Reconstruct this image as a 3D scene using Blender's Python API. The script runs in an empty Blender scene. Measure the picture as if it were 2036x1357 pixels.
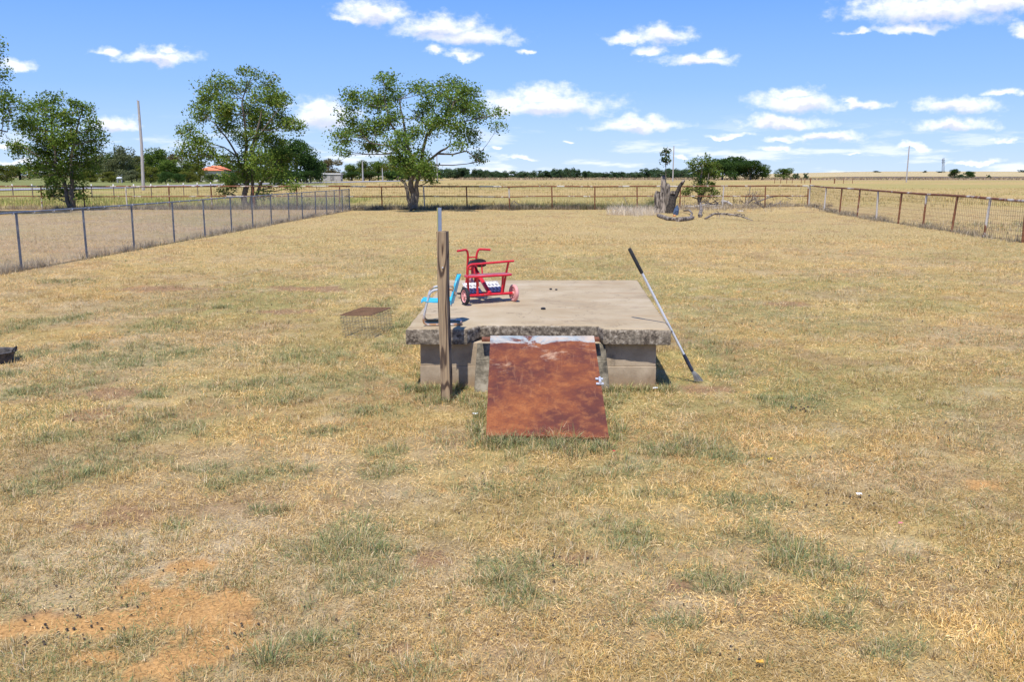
import bpy, math, random
import numpy as np
from mathutils import Vector, Matrix

# ------------------------------------------------------------------ camera, world, sun, exposure
sc = bpy.context.scene
COL = sc.collection
R = math.radians
F, CX, CY, HY, CH = 1800.0, 1018.0, 678.5, 349.0, 2.1
PITCH = math.atan((CY - HY) / F)
CP, SP = math.cos(PITCH), math.sin(PITCH)

cam = bpy.data.cameras.new('camera')
cam.sensor_width = 36.0
cam.lens = F / 2036.0 * 36.0
cam.clip_start = 0.05
cam.clip_end = 20000
camo = bpy.data.objects.new('camera', cam)
COL.objects.link(camo)
camo.location = (0, 0, CH)
camo.rotation_euler = (math.pi / 2 - PITCH, 0, 0)
sc.camera = camo

SUN_EL, SUN_AZ = R(62), R(14.6)            # light travels towards +Y and a little +X
to_sun = Vector((-math.sin(SUN_AZ) * math.cos(SUN_EL), -math.cos(SUN_AZ) * math.cos(SUN_EL), math.sin(SUN_EL)))
sun = bpy.data.lights.new('sun', 'SUN')
sun.energy = 4.5
sun.angle = R(0.53)
sun.color = (1.0, 0.955, 0.88)
suno = bpy.data.objects.new('sun', sun)
COL.objects.link(suno)
suno.rotation_euler = to_sun.to_track_quat('Z', 'Y').to_euler()
suno.location = (-20, -60, 100)

sc.view_settings.view_transform = 'Standard'
sc.view_settings.look = 'None'
sc.view_settings.exposure = 0.36
sc.view_settings.gamma = 1.0
SKY_STRENGTH = 0.10


def ray(px, py):
    u = (px - CX) / F
    v = (CY - py) / F
    return Vector((u, CP + v * SP, -SP + v * CP))


def G(px, py, z=0.0):
    """point at height z seen at that place of the photograph"""
    d = ray(px, py)
    t = (z - CH) / d.z
    return Vector((d.x * t, d.y * t, z))


def D(px, py, Y):
    d = ray(px, py)
    t = Y / d.y
    return Vector((d.x * t, Y, CH + d.z * t))


# clouds: centre, half sizes in photo pixels turned into sky directions (x/y, z/y)
CLOUDS = [  # px, py, rx, ry, big
    (740, 30, 60, 26, 1), (700, 40, 30, 12, 0), (775, 22, 26, 12, 0), (868, 58, 72, 24, 1), (935, 78, 82, 20, 1),
    (866, 107, 18, 11, 0), (922, 113, 27, 10, 0), (1045, 104, 16, 6, 0), (1318, 72, 50, 20, 1), (1252, 78, 44, 12, 0), (1290, 102, 27, 12, 0),
    (1386, 122, 58, 12, 1), (1420, 108, 24, 12, 0), (1850, 22, 135, 34, 1), (1985, 10, 90, 26, 1), (1810, 58, 62, 12, 0), (1702, 64, 22, 7, 0),
    (216, 102, 34, 11, 0), (318, 118, 62, 16, 1), (332, 100, 22, 12, 0), (35, 134, 36, 15, 0), (228, 250, 40, 18, 1), (642, 235, 58, 33, 1),
    (628, 212, 36, 14, 0), (1088, 214, 112, 26, 1), (1072, 192, 62, 20, 0), (1020, 200, 40, 18, 0), (1272, 252, 78, 15, 1), (1262, 238, 46, 12, 0),
    (1590, 210, 84, 20, 1), (1584, 190, 48, 14, 0), (1712, 212, 42, 9, 1), (1690, 200, 22, 9, 0), (1556, 245, 80, 13, 1), (1444, 270, 42, 6, 0),
    (1640, 274, 56, 10, 1), (1545, 281, 34, 7, 0), (1546, 301, 40, 7, 0), (1905, 214, 68, 16, 1), (1992, 190, 34, 9, 0), (1895, 250, 70, 13, 1),
    (1994, 277, 30, 7, 0), (1812, 294, 27, 7, 0), (1040, 313, 30, 6, 0), (984, 294, 13, 5, 0), (1130, 288, 10, 4, 0),
    (1686, 305, 24, 5, 0), (18, 286, 30, 8, 0), (24, 322, 34, 7, 0), (1940, 326, 50, 6, 0), (1355, 313, 20, 5, 0), (2030, 62, 20, 18, 0)]

w = bpy.data.worlds.new('World')
sc.world = w
w.use_nodes = True
nt = w.node_tree
nt.nodes.clear()


def N(tree, typ, **kw):
    n = tree.nodes.new(typ)
    for k, v in kw.items():
        setattr(n, k, v)
    return n


def build_world():
    L = nt.links.new

    def m(op, a, b=None, clamp=False):
        n = N(nt, 'ShaderNodeMath', operation=op)
        n.use_clamp = clamp
        for i, x in enumerate((a, b)):
            if x is None:
                continue
            if isinstance(x, (int, float)):
                n.inputs[i].default_value = x
            else:
                L(x, n.inputs[i])
        return n.outputs[0]

    def vm(op, a, b=None, c=None):
        n = N(nt, 'ShaderNodeVectorMath', operation=op)
        for i, x in enumerate((a, b, c)):
            if x is None:
                continue
            if isinstance(x, tuple):
                n.inputs[i].default_value = x
            else:
                L(x, n.inputs[i])
        return n.outputs['Value'] if op == 'LENGTH' else n.outputs[0]

    def smooth(x, a, b):
        n = N(nt, 'ShaderNodeMapRange', interpolation_type='SMOOTHSTEP')
        L(x, n.inputs[0])
        n.inputs[1].default_value = a
        n.inputs[2].default_value = b
        return n.outputs[0]
    tc = N(nt, 'ShaderNodeTexCoord')
    sep = N(nt, 'ShaderNodeSeparateXYZ')
    L(tc.outputs['Generated'], sep.inputs[0])
    x, y, z = sep.outputs
    ay = m('MAXIMUM', m('ABSOLUTE', y), 0.05)
    cmb = N(nt, 'ShaderNodeCombineXYZ')
    L(m('DIVIDE', x, ay), cmb.inputs[0])
    L(m('DIVIDE', z, ay), cmb.inputs[1])
    d = cmb.outputs[0]

    def noise(vec, scale, detail, rough=0.55):
        n = N(nt, 'ShaderNodeTexNoise')
        n.noise_dimensions = '2D'
        L(vec, n.inputs['Vector'])
        n.inputs['Scale'].default_value = scale
        n.inputs['Detail'].default_value = detail
        n.inputs['Roughness'].default_value = rough
        return n
    n1 = noise(vm('MULTIPLY', d, (1, 1.5, 1)), 26, 4)
    warp = vm('MULTIPLY_ADD', n1.outputs['Color'], (0.040, 0.022, 0), (-0.020, -0.011, 0))
    dw = vm('ADD', d, warp)
    fld = None
    low = None
    for (px, py, rx, ry, big) in CLOUDS:
        r_ = ray(px, py)
        cx, cy = r_.x / r_.y, r_.z / r_.y
        sx, sy = F / rx, F / ry
        a = vm('MULTIPLY_ADD', dw, (sx, sy, 0), (-cx * sx, -cy * sy, 0))
        b = vm('MULTIPLY', a, (-1, -1.9, 1))
        ln = vm('LENGTH', vm('MAXIMUM', a, b))
        if not big and rx < 50:
            ln = m('ADD', ln, 0.10)
        fld = ln if fld is None else m('MINIMUM', fld, ln)
        if big:
            sx2, sy2 = F / (rx * 0.95), F / (ry * 0.75)
            c2 = cy - 0.45 * ry / F
            l2 = vm('LENGTH', vm('MULTIPLY_ADD', dw, (sx2, sy2, 0), (-cx * sx2, -c2 * sy2, 0)))
            low = l2 if low is None else m('MINIMUM', low, l2)
    fine = noise(vm('MULTIPLY', d, (1, 1.6, 1)), 62, 5, 0.58).outputs['Fac']
    f2 = m('ADD', m('MULTIPLY', fld, .90), m('MULTIPLY', m('SUBTRACT', fine, 0.5), 1.35))
    cover = m('MULTIPLY', smooth(f2, 1.42, 0.18), .98)
    # thin streaks near the horizon
    st = noise(vm('MULTIPLY', d, (1, 6.5, 1)), 9.5, 6, 0.6).outputs['Fac']
    st = smooth(st, 0.50, 0.70)
    elev = smooth(cmb_y(cmb, nt), 0.075, 0.012)
    st = m('MULTIPLY', m('MULTIPLY', st, elev), 0.6)
    cover2 = m('MAXIMUM', cover, st, True)
    # colours
    sky = N(nt, 'ShaderNodeTexSky', sky_type='NISHITA')
    sky.sun_disc = False
    sky.sun_elevation = SUN_EL
    sky.sun_rotation = math.pi + SUN_AZ
    sky.air_density = 1.0
    sky.dust_density = 0.25
    sky.ozone_density = 1.6
    air = N(nt, 'ShaderNodeValToRGB')
    el = air.color_ramp.elements
    stops = [(0.0, (.54, .70, .93)), (.03, (.42, .62, .95)), (.09, (.265, .49, .96)), (.18, (.150, .365, .93)), (.34, (.090, .265, .87)), (1.0, (.04, .14, .5))]
    while len(el) < len(stops):
        el.new(.5)
    for e_, (p_, c_) in zip(el, stops):
        e_.position = p_; e_.color = (*c_, 1)
    L(m('MAXIMUM', z, 0.0), air.inputs[0])
    blue = vm('MULTIPLY', air.outputs[0], (9.2, 9.2, 9.2))
    hs = N(nt, 'ShaderNodeMix', data_type='RGBA')
    hs.inputs[0].default_value = .88
    L(sky.outputs[0], hs.inputs[6]); L(blue, hs.inputs[7])
    mixc = N(nt, 'ShaderNodeMix', data_type='RGBA')
    shade = smooth(m('ADD', low, m('MULTIPLY', m('SUBTRACT', fine, 0.5), 1.0)), 1.15, 0.2)
    L(m('MULTIPLY', shade, 0.85), mixc.inputs[0])
    mixc.inputs[6].default_value = (9.4, 9.5, 9.9, 1)
    mixc.inputs[7].default_value = (5.6, 6.0, 8.0, 1)
    mx = N(nt, 'ShaderNodeMix', data_type='RGBA')
    L(cover2, mx.inputs[0])
    L(hs.outputs[2], mx.inputs[6])
    L(mixc.outputs[2], mx.inputs[7])
    bg = N(nt, 'ShaderNodeBackground')
    bg.inputs['Strength'].default_value = SKY_STRENGTH
    L(mx.outputs[2], bg.inputs[0])
    out = N(nt, 'ShaderNodeOutputWorld')
    L(bg.outputs[0], out.inputs[0])


def cmb_y(cmb, tree):
    s = N(tree, 'ShaderNodeSeparateXYZ')
    tree.links.new(cmb.outputs[0], s.inputs[0])
    return s.outputs[1]


SKY_SAT, SKY_VAL = 1.15, 1.05
build_world()
w.cycles.sampling_method = 'MANUAL'
w.cycles.sample_map_resolution = 512

rng = np.random.default_rng(7)
random.seed(7)


# ------------------------------------------------------------------ numpy noise
def _hash(ix, iy, seed):
    h = (ix.astype(np.int64) * 374761393 + iy.astype(np.int64) * 668265263 + seed * 1442695041) & 0x7fffffff
    h = ((h ^ (h >> 13)) * 1274126177) & 0x7fffffff
    return ((h ^ (h >> 16)) & 0xffff) / 65535.0


def vnoise(x, y, seed=0):
    x = np.asarray(x, float)
    y = np.asarray(y, float)
    ix, iy = np.floor(x), np.floor(y)
    fx, fy = x - ix, y - iy
    fx = fx * fx * (3 - 2 * fx)
    fy = fy * fy * (3 - 2 * fy)
    a = _hash(ix, iy, seed); b = _hash(ix + 1, iy, seed)
    c = _hash(ix, iy + 1, seed); e = _hash(ix + 1, iy + 1, seed)
    return (a * (1 - fx) + b * fx) * (1 - fy) + (c * (1 - fx) + e * fx) * fy


def fbm(x, y, oct=4, seed=0):
    s = 0; a = 0.5; t = 0
    x = np.asarray(x, float); y = np.asarray(y, float)
    for k in range(oct):
        s = s + a * vnoise(x, y, seed + k * 17)
        t += a
        x, y = x * 2.03 + 11.3, y * 2.03 + 5.7
        a *= 0.55
    return s / t


def sst(x, a, b):
    t = np.clip((x - a) / (b - a), 0, 1)
    return t * t * (3 - 2 * t)


def terrain(x, y):
    x = np.asarray(x, float); y = np.asarray(y, float)
    z = 0.2 * np.exp(-(((x - 19.5) / 7) ** 2 + ((y - 57) / 5) ** 2))
    r = np.hypot(x, y)
    ratio = x / np.maximum(y, 1.0)
    z = z + 6.2 * sst(y, 620, 1700) * sst(ratio, 0.20, 0.42) + 3.2 * sst(y, 900, 1700) * sst(ratio, -0.3, 0.3)
    z = z + 0.03 * (fbm(x * 0.35, y * 0.35, 3, 5) - 0.5) * sst(r, 3, 12) * (1 - sst(np.hypot(x - 0.3, y - 9.5), 3.2, 1.8))
    return z


def tz(x, y):
    return float(terrain(x, y))


# ------------------------------------------------------------------ materials
def mat(name, base=(0.5, 0.5, 0.5), rough=0.8, metal=0.0, spec=0.3):
    m_ = bpy.data.materials.new(name)
    m_.use_nodes = True
    t = m_.node_tree
    b = t.nodes['Principled BSDF']
    b.inputs['Base Color'].default_value = (*base, 1)
    b.inputs['Roughness'].default_value = rough
    b.inputs['Metallic'].default_value = metal
    b.inputs['Specular IOR Level'].default_value = spec
    return m_, t, b


def tex(t, typ='NOISE', scale=5, detail=6, rough=0.6, coord='Object', sc3=(1, 1, 1), dist=0.0, rand=0.0):
    tc = N(t, 'ShaderNodeTexCoord')
    mp = N(t, 'ShaderNodeMapping')
    mp.inputs['Scale'].default_value = sc3
    if coord == 'World':
        g = N(t, 'ShaderNodeNewGeometry')
        t.links.new(g.outputs['Position'], mp.inputs[0])
    else:
        t.links.new(tc.outputs[coord], mp.inputs[0])
    if rand:
        oi = N(t, 'ShaderNodeObjectInfo')
        mm = N(t, 'ShaderNodeMath', operation='MULTIPLY')
        t.links.new(oi.outputs['Random'], mm.inputs[0])
        mm.inputs[1].default_value = rand
        t.links.new(mm.outputs[0], mp.inputs['Location'])
    if typ == 'NOISE':
        n = N(t, 'ShaderNodeTexNoise')
        n.inputs['Scale'].default_value = scale
        n.inputs['Detail'].default_value = detail
        n.inputs['Roughness'].default_value = rough
        n.inputs['Distortion'].default_value = dist
    elif typ == 'VORONOI':
        n = N(t, 'ShaderNodeTexVoronoi')
        n.inputs['Scale'].default_value = scale
    t.links.new(mp.outputs[0], n.inputs['Vector'])
    return n


def ramp(t, fac, stops, interp='LINEAR'):
    r = N(t, 'ShaderNodeValToRGB')
    r.color_ramp.interpolation = interp
    el = r.color_ramp.elements
    while len(el) < len(stops):
        el.new(0.5)
    for e, (p, c) in zip(el, stops):
        e.position = p
        e.color = (*c, 1) if len(c) == 3 else (c[0],) * 3 + (1,)
    t.links.new(fac, r.inputs[0])
    return r.outputs[0]


def mixc(t, fac, a, b, blend='MIX'):
    n = N(t, 'ShaderNodeMix', data_type='RGBA', blend_type=blend)
    for i, v in ((0, fac), (6, a), (7, b)):
        if isinstance(v, (int, float)):
            n.inputs[i].default_value = v
        elif isinstance(v, tuple):
            n.inputs[i].default_value = (*v, 1)
        else:
            t.links.new(v, n.inputs[i])
    return n.outputs[2]


def bump(t, b, h, strength=0.4, dist=0.01):
    n = N(t, 'ShaderNodeBump')
    n.inputs['Strength'].default_value = strength
    n.inputs['Distance'].default_value = dist
    t.links.new(h, n.inputs['Height'])
    t.links.new(n.outputs[0], b.inputs['Normal'])


def noisy(name, c1, c2, scale=8, rough=0.8, metal=0, spec=0.3, bmp=0.0, bdist=0.01, lo=0.35, hi=0.65, sc3=(1, 1, 1), rand=0.0, detail=6):
    m_, t, b = mat(name, c1, rough, metal, spec)
    n = tex(t, scale=scale, sc3=sc3, rand=rand, detail=detail)
    t.links.new(ramp(t, n.outputs['Fac'], [(lo, c1), (hi, c2)]), b.inputs['Base Color'])
    if bmp:
        bump(t, b, n.outputs['Fac'], bmp, bdist)
    return m_


def vcol_mat(name, trans=0.25, rough=0.85, detail_scale=None):
    """diffuse + translucent sheet coloured by its own pigment attribute"""
    m_ = bpy.data.materials.new(name)
    m_.use_nodes = True
    t = m_.node_tree
    t.nodes.clear()
    a = N(t, 'ShaderNodeAttribute', attribute_name='pigment')
    d = N(t, 'ShaderNodeBsdfDiffuse')
    tr = N(t, 'ShaderNodeBsdfTranslucent')
    mx = N(t, 'ShaderNodeMixShader')
    o = N(t, 'ShaderNodeOutputMaterial')
    t.links.new(a.outputs['Color'], d.inputs[0])
    t.links.new(a.outputs['Color'], tr.inputs[0])
    mx.inputs[0].default_value = trans
    t.links.new(d.outputs[0], mx.inputs[1])
    t.links.new(tr.outputs[0], mx.inputs[2])
    t.links.new(mx.outputs[0], o.inputs[0])
    return m_


def rust_paint(name, bias=0.5, white=(0.50, 0.46, 0.41)):
    m_, t, b = mat(name, rough=0.75)
    n = tex(t, scale=1.1, detail=8, rough=0.7, rand=90.0, coord='World', sc3=(1, 1, 1))
    n2 = tex(t, scale=14, detail=4)
    rust = ramp(t, n2.outputs['Fac'], [(0.3, (0.11, 0.045, 0.025)), (0.7, (0.27, 0.11, 0.05))])
    f = ramp(t, n.outputs['Fac'], [(bias - 0.03, (0,)), (bias + 0.03, (1,))])
    t.links.new(mixc(t, f, rust, white), b.inputs['Base Color'])
    return m_


M = {}
M['leaf'] = vcol_mat('leaf_sheet', 0.42)
M['blade'] = vcol_mat('grass_blade', 0.25)
M['bark'] = noisy('bark', (0.085, 0.07, 0.052), (0.20, 0.17, 0.135), 18, 0.95, sc3=(1, 1, 0.25), bmp=0.6, bdist=0.03)
M['deadwood'] = noisy('dead_wood', (0.05, 0.04, 0.032), (0.34, 0.285, 0.23), 9, 0.95, sc3=(1, 1, 0.22), bmp=0.8, bdist=0.04, lo=.4, hi=.58)
M['charred'] = noisy('charred_wood', (0.02, 0.017, 0.015), (0.09, 0.075, 0.06), 12, 0.95, bmp=0.6, bdist=0.02)
M['palewood'] = noisy('pale_log', (0.38, 0.33, 0.27), (0.58, 0.53, 0.46), 9, 0.95, bmp=0.5, bdist=0.02)
M['galv'] = noisy('galvanised_pipe', (0.13, 0.145, 0.17), (0.24, 0.26, 0.29), 9, 0.5, 0.3, 0.4)
M['wire'] = noisy('wire_grey', (0.25, 0.25, 0.25), (0.4, 0.4, 0.4), 5, 0.5, 0.5)
M['rustwire'] = noisy('rusty_wire', (0.12, 0.075, 0.05), (0.22, 0.15, 0.10), 6, 0.8)
M['pipe'] = rust_paint('rusty_painted_pipe', 0.56)
M['pipe_white'] = rust_paint('white_painted_pipe', 0.42)
M['pipe_rust'] = rust_paint('rusted_pipe', 0.66)
M['pole'] = noisy('weathered_pole', (0.30, 0.28, 0.27), (0.46, 0.43, 0.41), 4, 0.9, sc3=(4, 4, 0.4))
M['black'] = noisy('black_rubber', (0.018, 0.018, 0.02), (0.035, 0.035, 0.038), 30, 0.75)
M['white'] = noisy('white_scrap', (0.75, 0.75, 0.73), (0.85, 0.85, 0.84), 9, 0.7)
M['whitecap'] = noisy('white_cap', (0.75, 0.75, 0.73), (0.85, 0.85, 0.84), 9, 0.7)
M['chrome'] = noisy('chrome', (0.50, 0.51, 0.52), (0.68, 0.69, 0.70), 30, 0.4, 0.35, 0.5)


# ------------------------------------------------------------------ mesh building
class MB:
    def __init__(s):
        s.v = []; s.f = []; s.smooth = True

    def box(s, x0, x1, y0, y1, z0, z1):
        b = len(s.v)
        s.v += [(x0, y0, z0), (x1, y0, z0), (x1, y1, z0), (x0, y1, z0), (x0, y0, z1), (x1, y0, z1), (x1, y1, z1), (x0, y1, z1)]
        s.f += [(b, b + 3, b + 2, b + 1), (b + 4, b + 5, b + 6, b + 7), (b, b + 1, b + 5, b + 4), (b + 1, b + 2, b + 6, b + 5), (b + 2, b + 3, b + 7, b + 6), (b + 3, b, b + 4, b + 7)]
        return s

    def hexa(s, p8):
        b = len(s.v)
        s.v += [tuple(p) for p in p8]
        s.f += [(b, b + 3, b + 2, b + 1), (b + 4, b + 5, b + 6, b + 7), (b, b + 1, b + 5, b + 4), (b + 1, b + 2, b + 6, b + 5), (b + 2, b + 3, b + 7, b + 6), (b + 3, b, b + 4, b + 7)]
        return s

    def tube(s, pts, r, n=8, cap=True, squash=None, jit=0.0):
        pts = [Vector(p) for p in pts]
        if not hasattr(r, '__len__'):
            r = [r] * len(pts)
        t0 = (pts[1] - pts[0]).normalized()
        up = Vector((0, 0, 1)) if abs(t0.z) < 0.9 else Vector((0, 1, 0))
        nrm = t0.cross(up).normalized()
        b = len(s.v)
        for i, p in enumerate(pts):
            if i == 0: t = pts[1] - pts[0]
            elif i == len(pts) - 1: t = pts[-1] - pts[-2]
            else: t = (pts[i + 1] - pts[i]).normalized() + (pts[i] - pts[i - 1]).normalized()
            t.normalize()
            nrm = (nrm - t * nrm.dot(t)).normalized()
            bn = t.cross(nrm)
            for k in range(n):
                a = 2 * math.pi * k / n
                rr = r[i] * (1 + (random.uniform(-jit, jit) if jit else 0))
                s.v.append(tuple(p + nrm * math.cos(a) * rr + bn * math.sin(a) * rr))
        for i in range(len(pts) - 1):
            for k in range(n):
                k2 = (k + 1) % n
                s.f.append((b + i * n + k, b + i * n + k2, b + (i + 1) * n + k2, b + (i + 1) * n + k))
        if cap:
            s.f.append(tuple(b + k for k in range(n))[::-1])
            s.f.append(tuple(b + (len(pts) - 1) * n + k for k in range(n)))
        return s

    def lathe(s, prof, n=24, center=(0, 0, 0), axis='Z'):
        """prof: (r, h) pairs"""
        b = len(s.v)
        c = Vector(center)
        for (r, h) in prof:
            for k in range(n):
                a = 2 * math.pi * k / n
                if axis == 'Z': p = Vector((r * math.cos(a), r * math.sin(a), h))
                elif axis == 'X': p = Vector((h, r * math.cos(a), r * math.sin(a)))
                else: p = Vector((r * math.cos(a), h, r * math.sin(a)))
                s.v.append(tuple(c + p))
        for i in range(len(prof) - 1):
            for k in range(n):
                k2 = (k + 1) % n
                s.f.append((b + i * n + k, b + i * n + k2, b + (i + 1) * n + k2, b + (i + 1) * n + k))
        return s

    def build(s, name, m, parent=None, smooth=True, bevel=0.0, sharp=35):
        me = bpy.data.meshes.new(name)
        me.from_pydata(s.v, [], s.f)
        me.update()
        if smooth:
            me.polygons.foreach_set('use_smooth', [True] * len(me.polygons))
            try:
                me.set_sharp_from_angle(angle=R(sharp))
            except Exception:
                pass
        me.materials.append(m)
        o = bpy.data.objects.new(name, me)
        COL.objects.link(o)
        if parent:
            o.parent = parent
        if bevel:
            bv = o.modifiers.new('bevel', 'BEVEL')
            bv.width = bevel
            bv.segments = 2
            bv.limit_method = 'ANGLE'
        return o


def tag(o, label=None, cat=None, group=None, kind=None):
    if label: o['label'] = label
    if cat: o['category'] = cat
    if group: o['group'] = group
    if kind: o['kind'] = kind
    return o


def empty(name, loc, rz=0.0):
    o = bpy.data.objects.new(name, None)
    COL.objects.link(o)
    o.location = loc
    o.rotation_euler = (0, 0, rz)
    o.empty_display_size = 0.1
    return o


def np_mesh(name, verts, loops, loop_starts, loop_totals, m, colors=None, smooth=False):
    me = bpy.data.meshes.new(name)
    me.vertices.add(len(verts))
    me.vertices.foreach_set('co', verts.astype(np.float32).ravel())
    me.loops.add(len(loops))
    me.loops.foreach_set('vertex_index', loops.astype(np.int32).ravel())
    me.polygons.add(len(loop_starts))
    me.polygons.foreach_set('loop_start', loop_starts.astype(np.int32))
    me.polygons.foreach_set('loop_total', loop_totals.astype(np.int32))
    if smooth:
        me.polygons.foreach_set('use_smooth', np.ones(len(loop_starts), bool))
    me.update(calc_edges=True)
    if colors is not None:
        at = me.attributes.new('pigment', 'FLOAT_COLOR', 'POINT')
        c4 = np.ones((len(verts), 4), np.float32)
        c4[:, :3] = colors
        at.data.foreach_set('color', c4.ravel())
    me.materials.append(m)
    o = bpy.data.objects.new(name, me)
    COL.objects.link(o)
    return o


def quads_mesh(name, V4, m, col=None):
    """V4: (n,4,3) separate quads; col (n,3)"""
    n = len(V4)
    verts = V4.reshape(-1, 3)
    loops = np.arange(n * 4)
    c = None if col is None else np.repeat(col, 4, axis=0)
    return np_mesh(name, verts, loops, np.arange(n) * 4, np.full(n, 4), m, c)


def blades_arrays(P, h, width, head, lean, curl):
    """5-vertex blades. P (n,3); head: direction; lean: angle from vertical; curl: extra at the tip"""
    n = len(P)
    dx, dy = np.cos(head), np.sin(head)
    sx, sy = -dy, dx
    l1 = h * 0.5
    p1 = P + np.stack([dx * np.sin(lean) * l1, dy * np.sin(lean) * l1, np.cos(lean) * l1], 1)
    le2 = lean + curl
    p2 = p1 + np.stack([dx * np.sin(le2) * l1, dy * np.sin(le2) * l1, np.cos(le2) * l1], 1)
    p2[:, 2] = np.maximum(p2[:, 2], P[:, 2] + 0.002)
    tw = rng.uniform(-0.9, 0.9, n)
    S = np.stack([sx * np.cos(tw), sy * np.cos(tw), np.sin(tw)], 1) * (width * 0.5)[:, None]
    V = np.stack([P - S, P + S, p1 - S * 0.85, p1 + S * 0.85, p2], 1)
    return V


def blades_mesh(name, Vs, cols, m):
    V = np.concatenate(Vs); C = np.concatenate(cols)
    n = len(V)
    base = np.arange(n)[:, None] * 5
    loops = (base + np.array([0, 1, 3, 2, 2, 3, 4])[None]).ravel()
    ls = (np.arange(n)[:, None] * 7 + np.array([0, 4])[None]).ravel()
    lt = np.tile([4, 3], n)
    return np_mesh(name, V.reshape(-1, 3), loops, ls, lt, m, np.repeat(C, 5, axis=0))


# ------------------------------------------------------------------ ground: patches measured on the photo
def ell(px, py, rx, ry):
    c = G(px, py)
    a = G(px + rx, py)
    b = G(px, py - ry); b2 = G(px, py + ry)
    return (c.x, c.y, abs(a.x - c.x), (b.y - b2.y) / 2)


ORANGE = [ell(*e) for e in [(405, 1290, 95, 62), (355, 1210, 95, 60), (445, 1205, 40, 26), (150, 1245, 130, 16), (30, 1255, 60, 12),
                            (240, 1230, 60, 16), (200, 1310, 60, 14), (385, 1125, 40, 14), (290, 1335, 70, 18), (270, 1165, 35, 12), (1950, 966, 36, 8)]]
BROWN = [ell(*e) for e in [(240, 1030, 62, 26), (220, 785, 55, 18), (190, 825, 60, 18), (160, 1050, 40, 10), (860, 1115, 50, 18),
                           (790, 1290, 35, 14), (1150, 1108, 60, 14), (90, 1225, 50, 8), (470, 1245, 30, 30), (1350, 1170, 30, 12),
                           (330, 575, 110, 6), (620, 575, 90, 6), (560, 620, 60, 5), (1560, 605, 50, 5), (1400, 775, 70, 10), (1540, 1190, 20, 10)]]
GREEN = [(320, 650, 60, 14), (440, 612, 15, 5), (160, 690, 40, 10), (95, 640, 60, 12), (30, 655, 50, 14), (150, 632, 28, 6), (60, 705, 50, 12),
         (210, 712, 60, 12), (300, 690, 60, 12), (350, 705, 60, 10), (60, 778, 60, 14), (110, 872, 46, 12), (185, 762, 24, 8), (20, 745, 30, 8), (270, 725, 60, 8),
         (310, 788, 26, 8), (310, 832, 45, 14), (290, 868, 40, 12), (375, 852, 30, 10), (400, 935, 45, 12), (180, 935, 72, 20), (70, 972, 66, 22),
         (355, 1047, 34, 12), (530, 1018, 36, 10), (530, 945, 80, 14), (440, 965, 36, 12), (700, 1085, 95, 46), (720, 1150, 70, 24), (760, 900, 30, 12),
         (650, 860, 30, 9), (760, 940, 40, 12), (1010, 1130, 78, 30), (985, 1160, 40, 16), (1090, 882, 70, 8), (1230, 935, 60, 16),
         (1400, 905, 80, 20), (1300, 900, 50, 12), (1222, 785, 46, 20), (1240, 745, 24, 10), (1250, 1072, 60, 24), (1480, 1000, 55, 18), (1430, 1165, 62, 22),
         (1610, 1130, 80, 34), (1500, 1060, 60, 24), (1570, 1095, 60, 26), (1640, 1240, 80, 22), (1780, 1300, 62, 22), (640, 1272, 80, 20), (250, 1282, 18, 8),
         (855, 742, 40, 12), (925, 765, 26, 20), (950, 800, 34, 16), (860, 785, 40, 12), (800, 650, 26, 30), (775, 690, 30, 12), (1400, 690, 40, 20),
         (690, 762, 90, 18), (580, 795, 60, 12), (620, 712, 60, 12), (540, 760, 50, 12), (470, 770, 50, 10), (1460, 740, 60, 12), (1560, 800, 60, 12), (720, 820, 60, 10),
         (1700, 1190, 60, 18), (1350, 1240, 50, 14), (900, 700, 30, 8), (1040, 1190, 50, 14), (1290, 985, 40, 10), (130, 560, 60, 5), (760, 610, 30, 14)]
TALL = [(535, 1318, 40, 18), (838, 1345, 40, 14), (700, 1090, 60, 30), (1130, 905, 120, 10), (1600, 1120, 60, 26), (1380, 890, 60, 14), (980, 885, 70, 8), (1140, 878, 80, 6)]
GREEN_W = [ell(*e) for e in GREEN]
TALL_W = [ell(*e) for e in TALL]


def emask(lst, x, y, soft=1.0):
    m_ = np.zeros_like(x)
    for (cx, cy, rx, ry) in lst:
        d2 = ((x - cx) / rx) ** 2 + ((y - cy) / ry) ** 2
        m_ = np.maximum(m_, np.exp(-d2 * soft))
    return m_


def masks(x, y):
    wob = fbm(x * 3.1, y * 3.1, 4, 3) - 0.5
    wob2 = fbm(x * 9.0, y * 9.0, 3, 9) - 0.5
    wob3 = fbm(x * 24, y * 24, 2, 19) - 0.5
    org = sst(1.22 * emask(ORANGE, x, y, .75) + wob * 1.15 + wob2 * 1.0 + wob3 * .7, 0.26, 0.82)
    brn = sst(emask(BROWN, x, y) + wob * 1.0 + wob2 * 0.7, 0.34, 0.60)
    brn = np.maximum(brn, 0.5 * sst(fbm(x * 0.9, y * 0.9, 4, 21) + wob2 * .3, 0.62, 0.72))
    zone = .42 * np.exp(-(((x + 2.6) / 2.6) ** 2 + ((y - 9.5) / 3.2) ** 2)) + .30 * np.exp(-(((x - .6) / 2.2) ** 2 + ((y - 5.6) / 1.6) ** 2))
    grn = sst(emask(GREEN_W, x, y, .7) + zone + wob * 1.5 + wob2 * .6, 0.25, 0.95)
    return org, brn, grn


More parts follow.
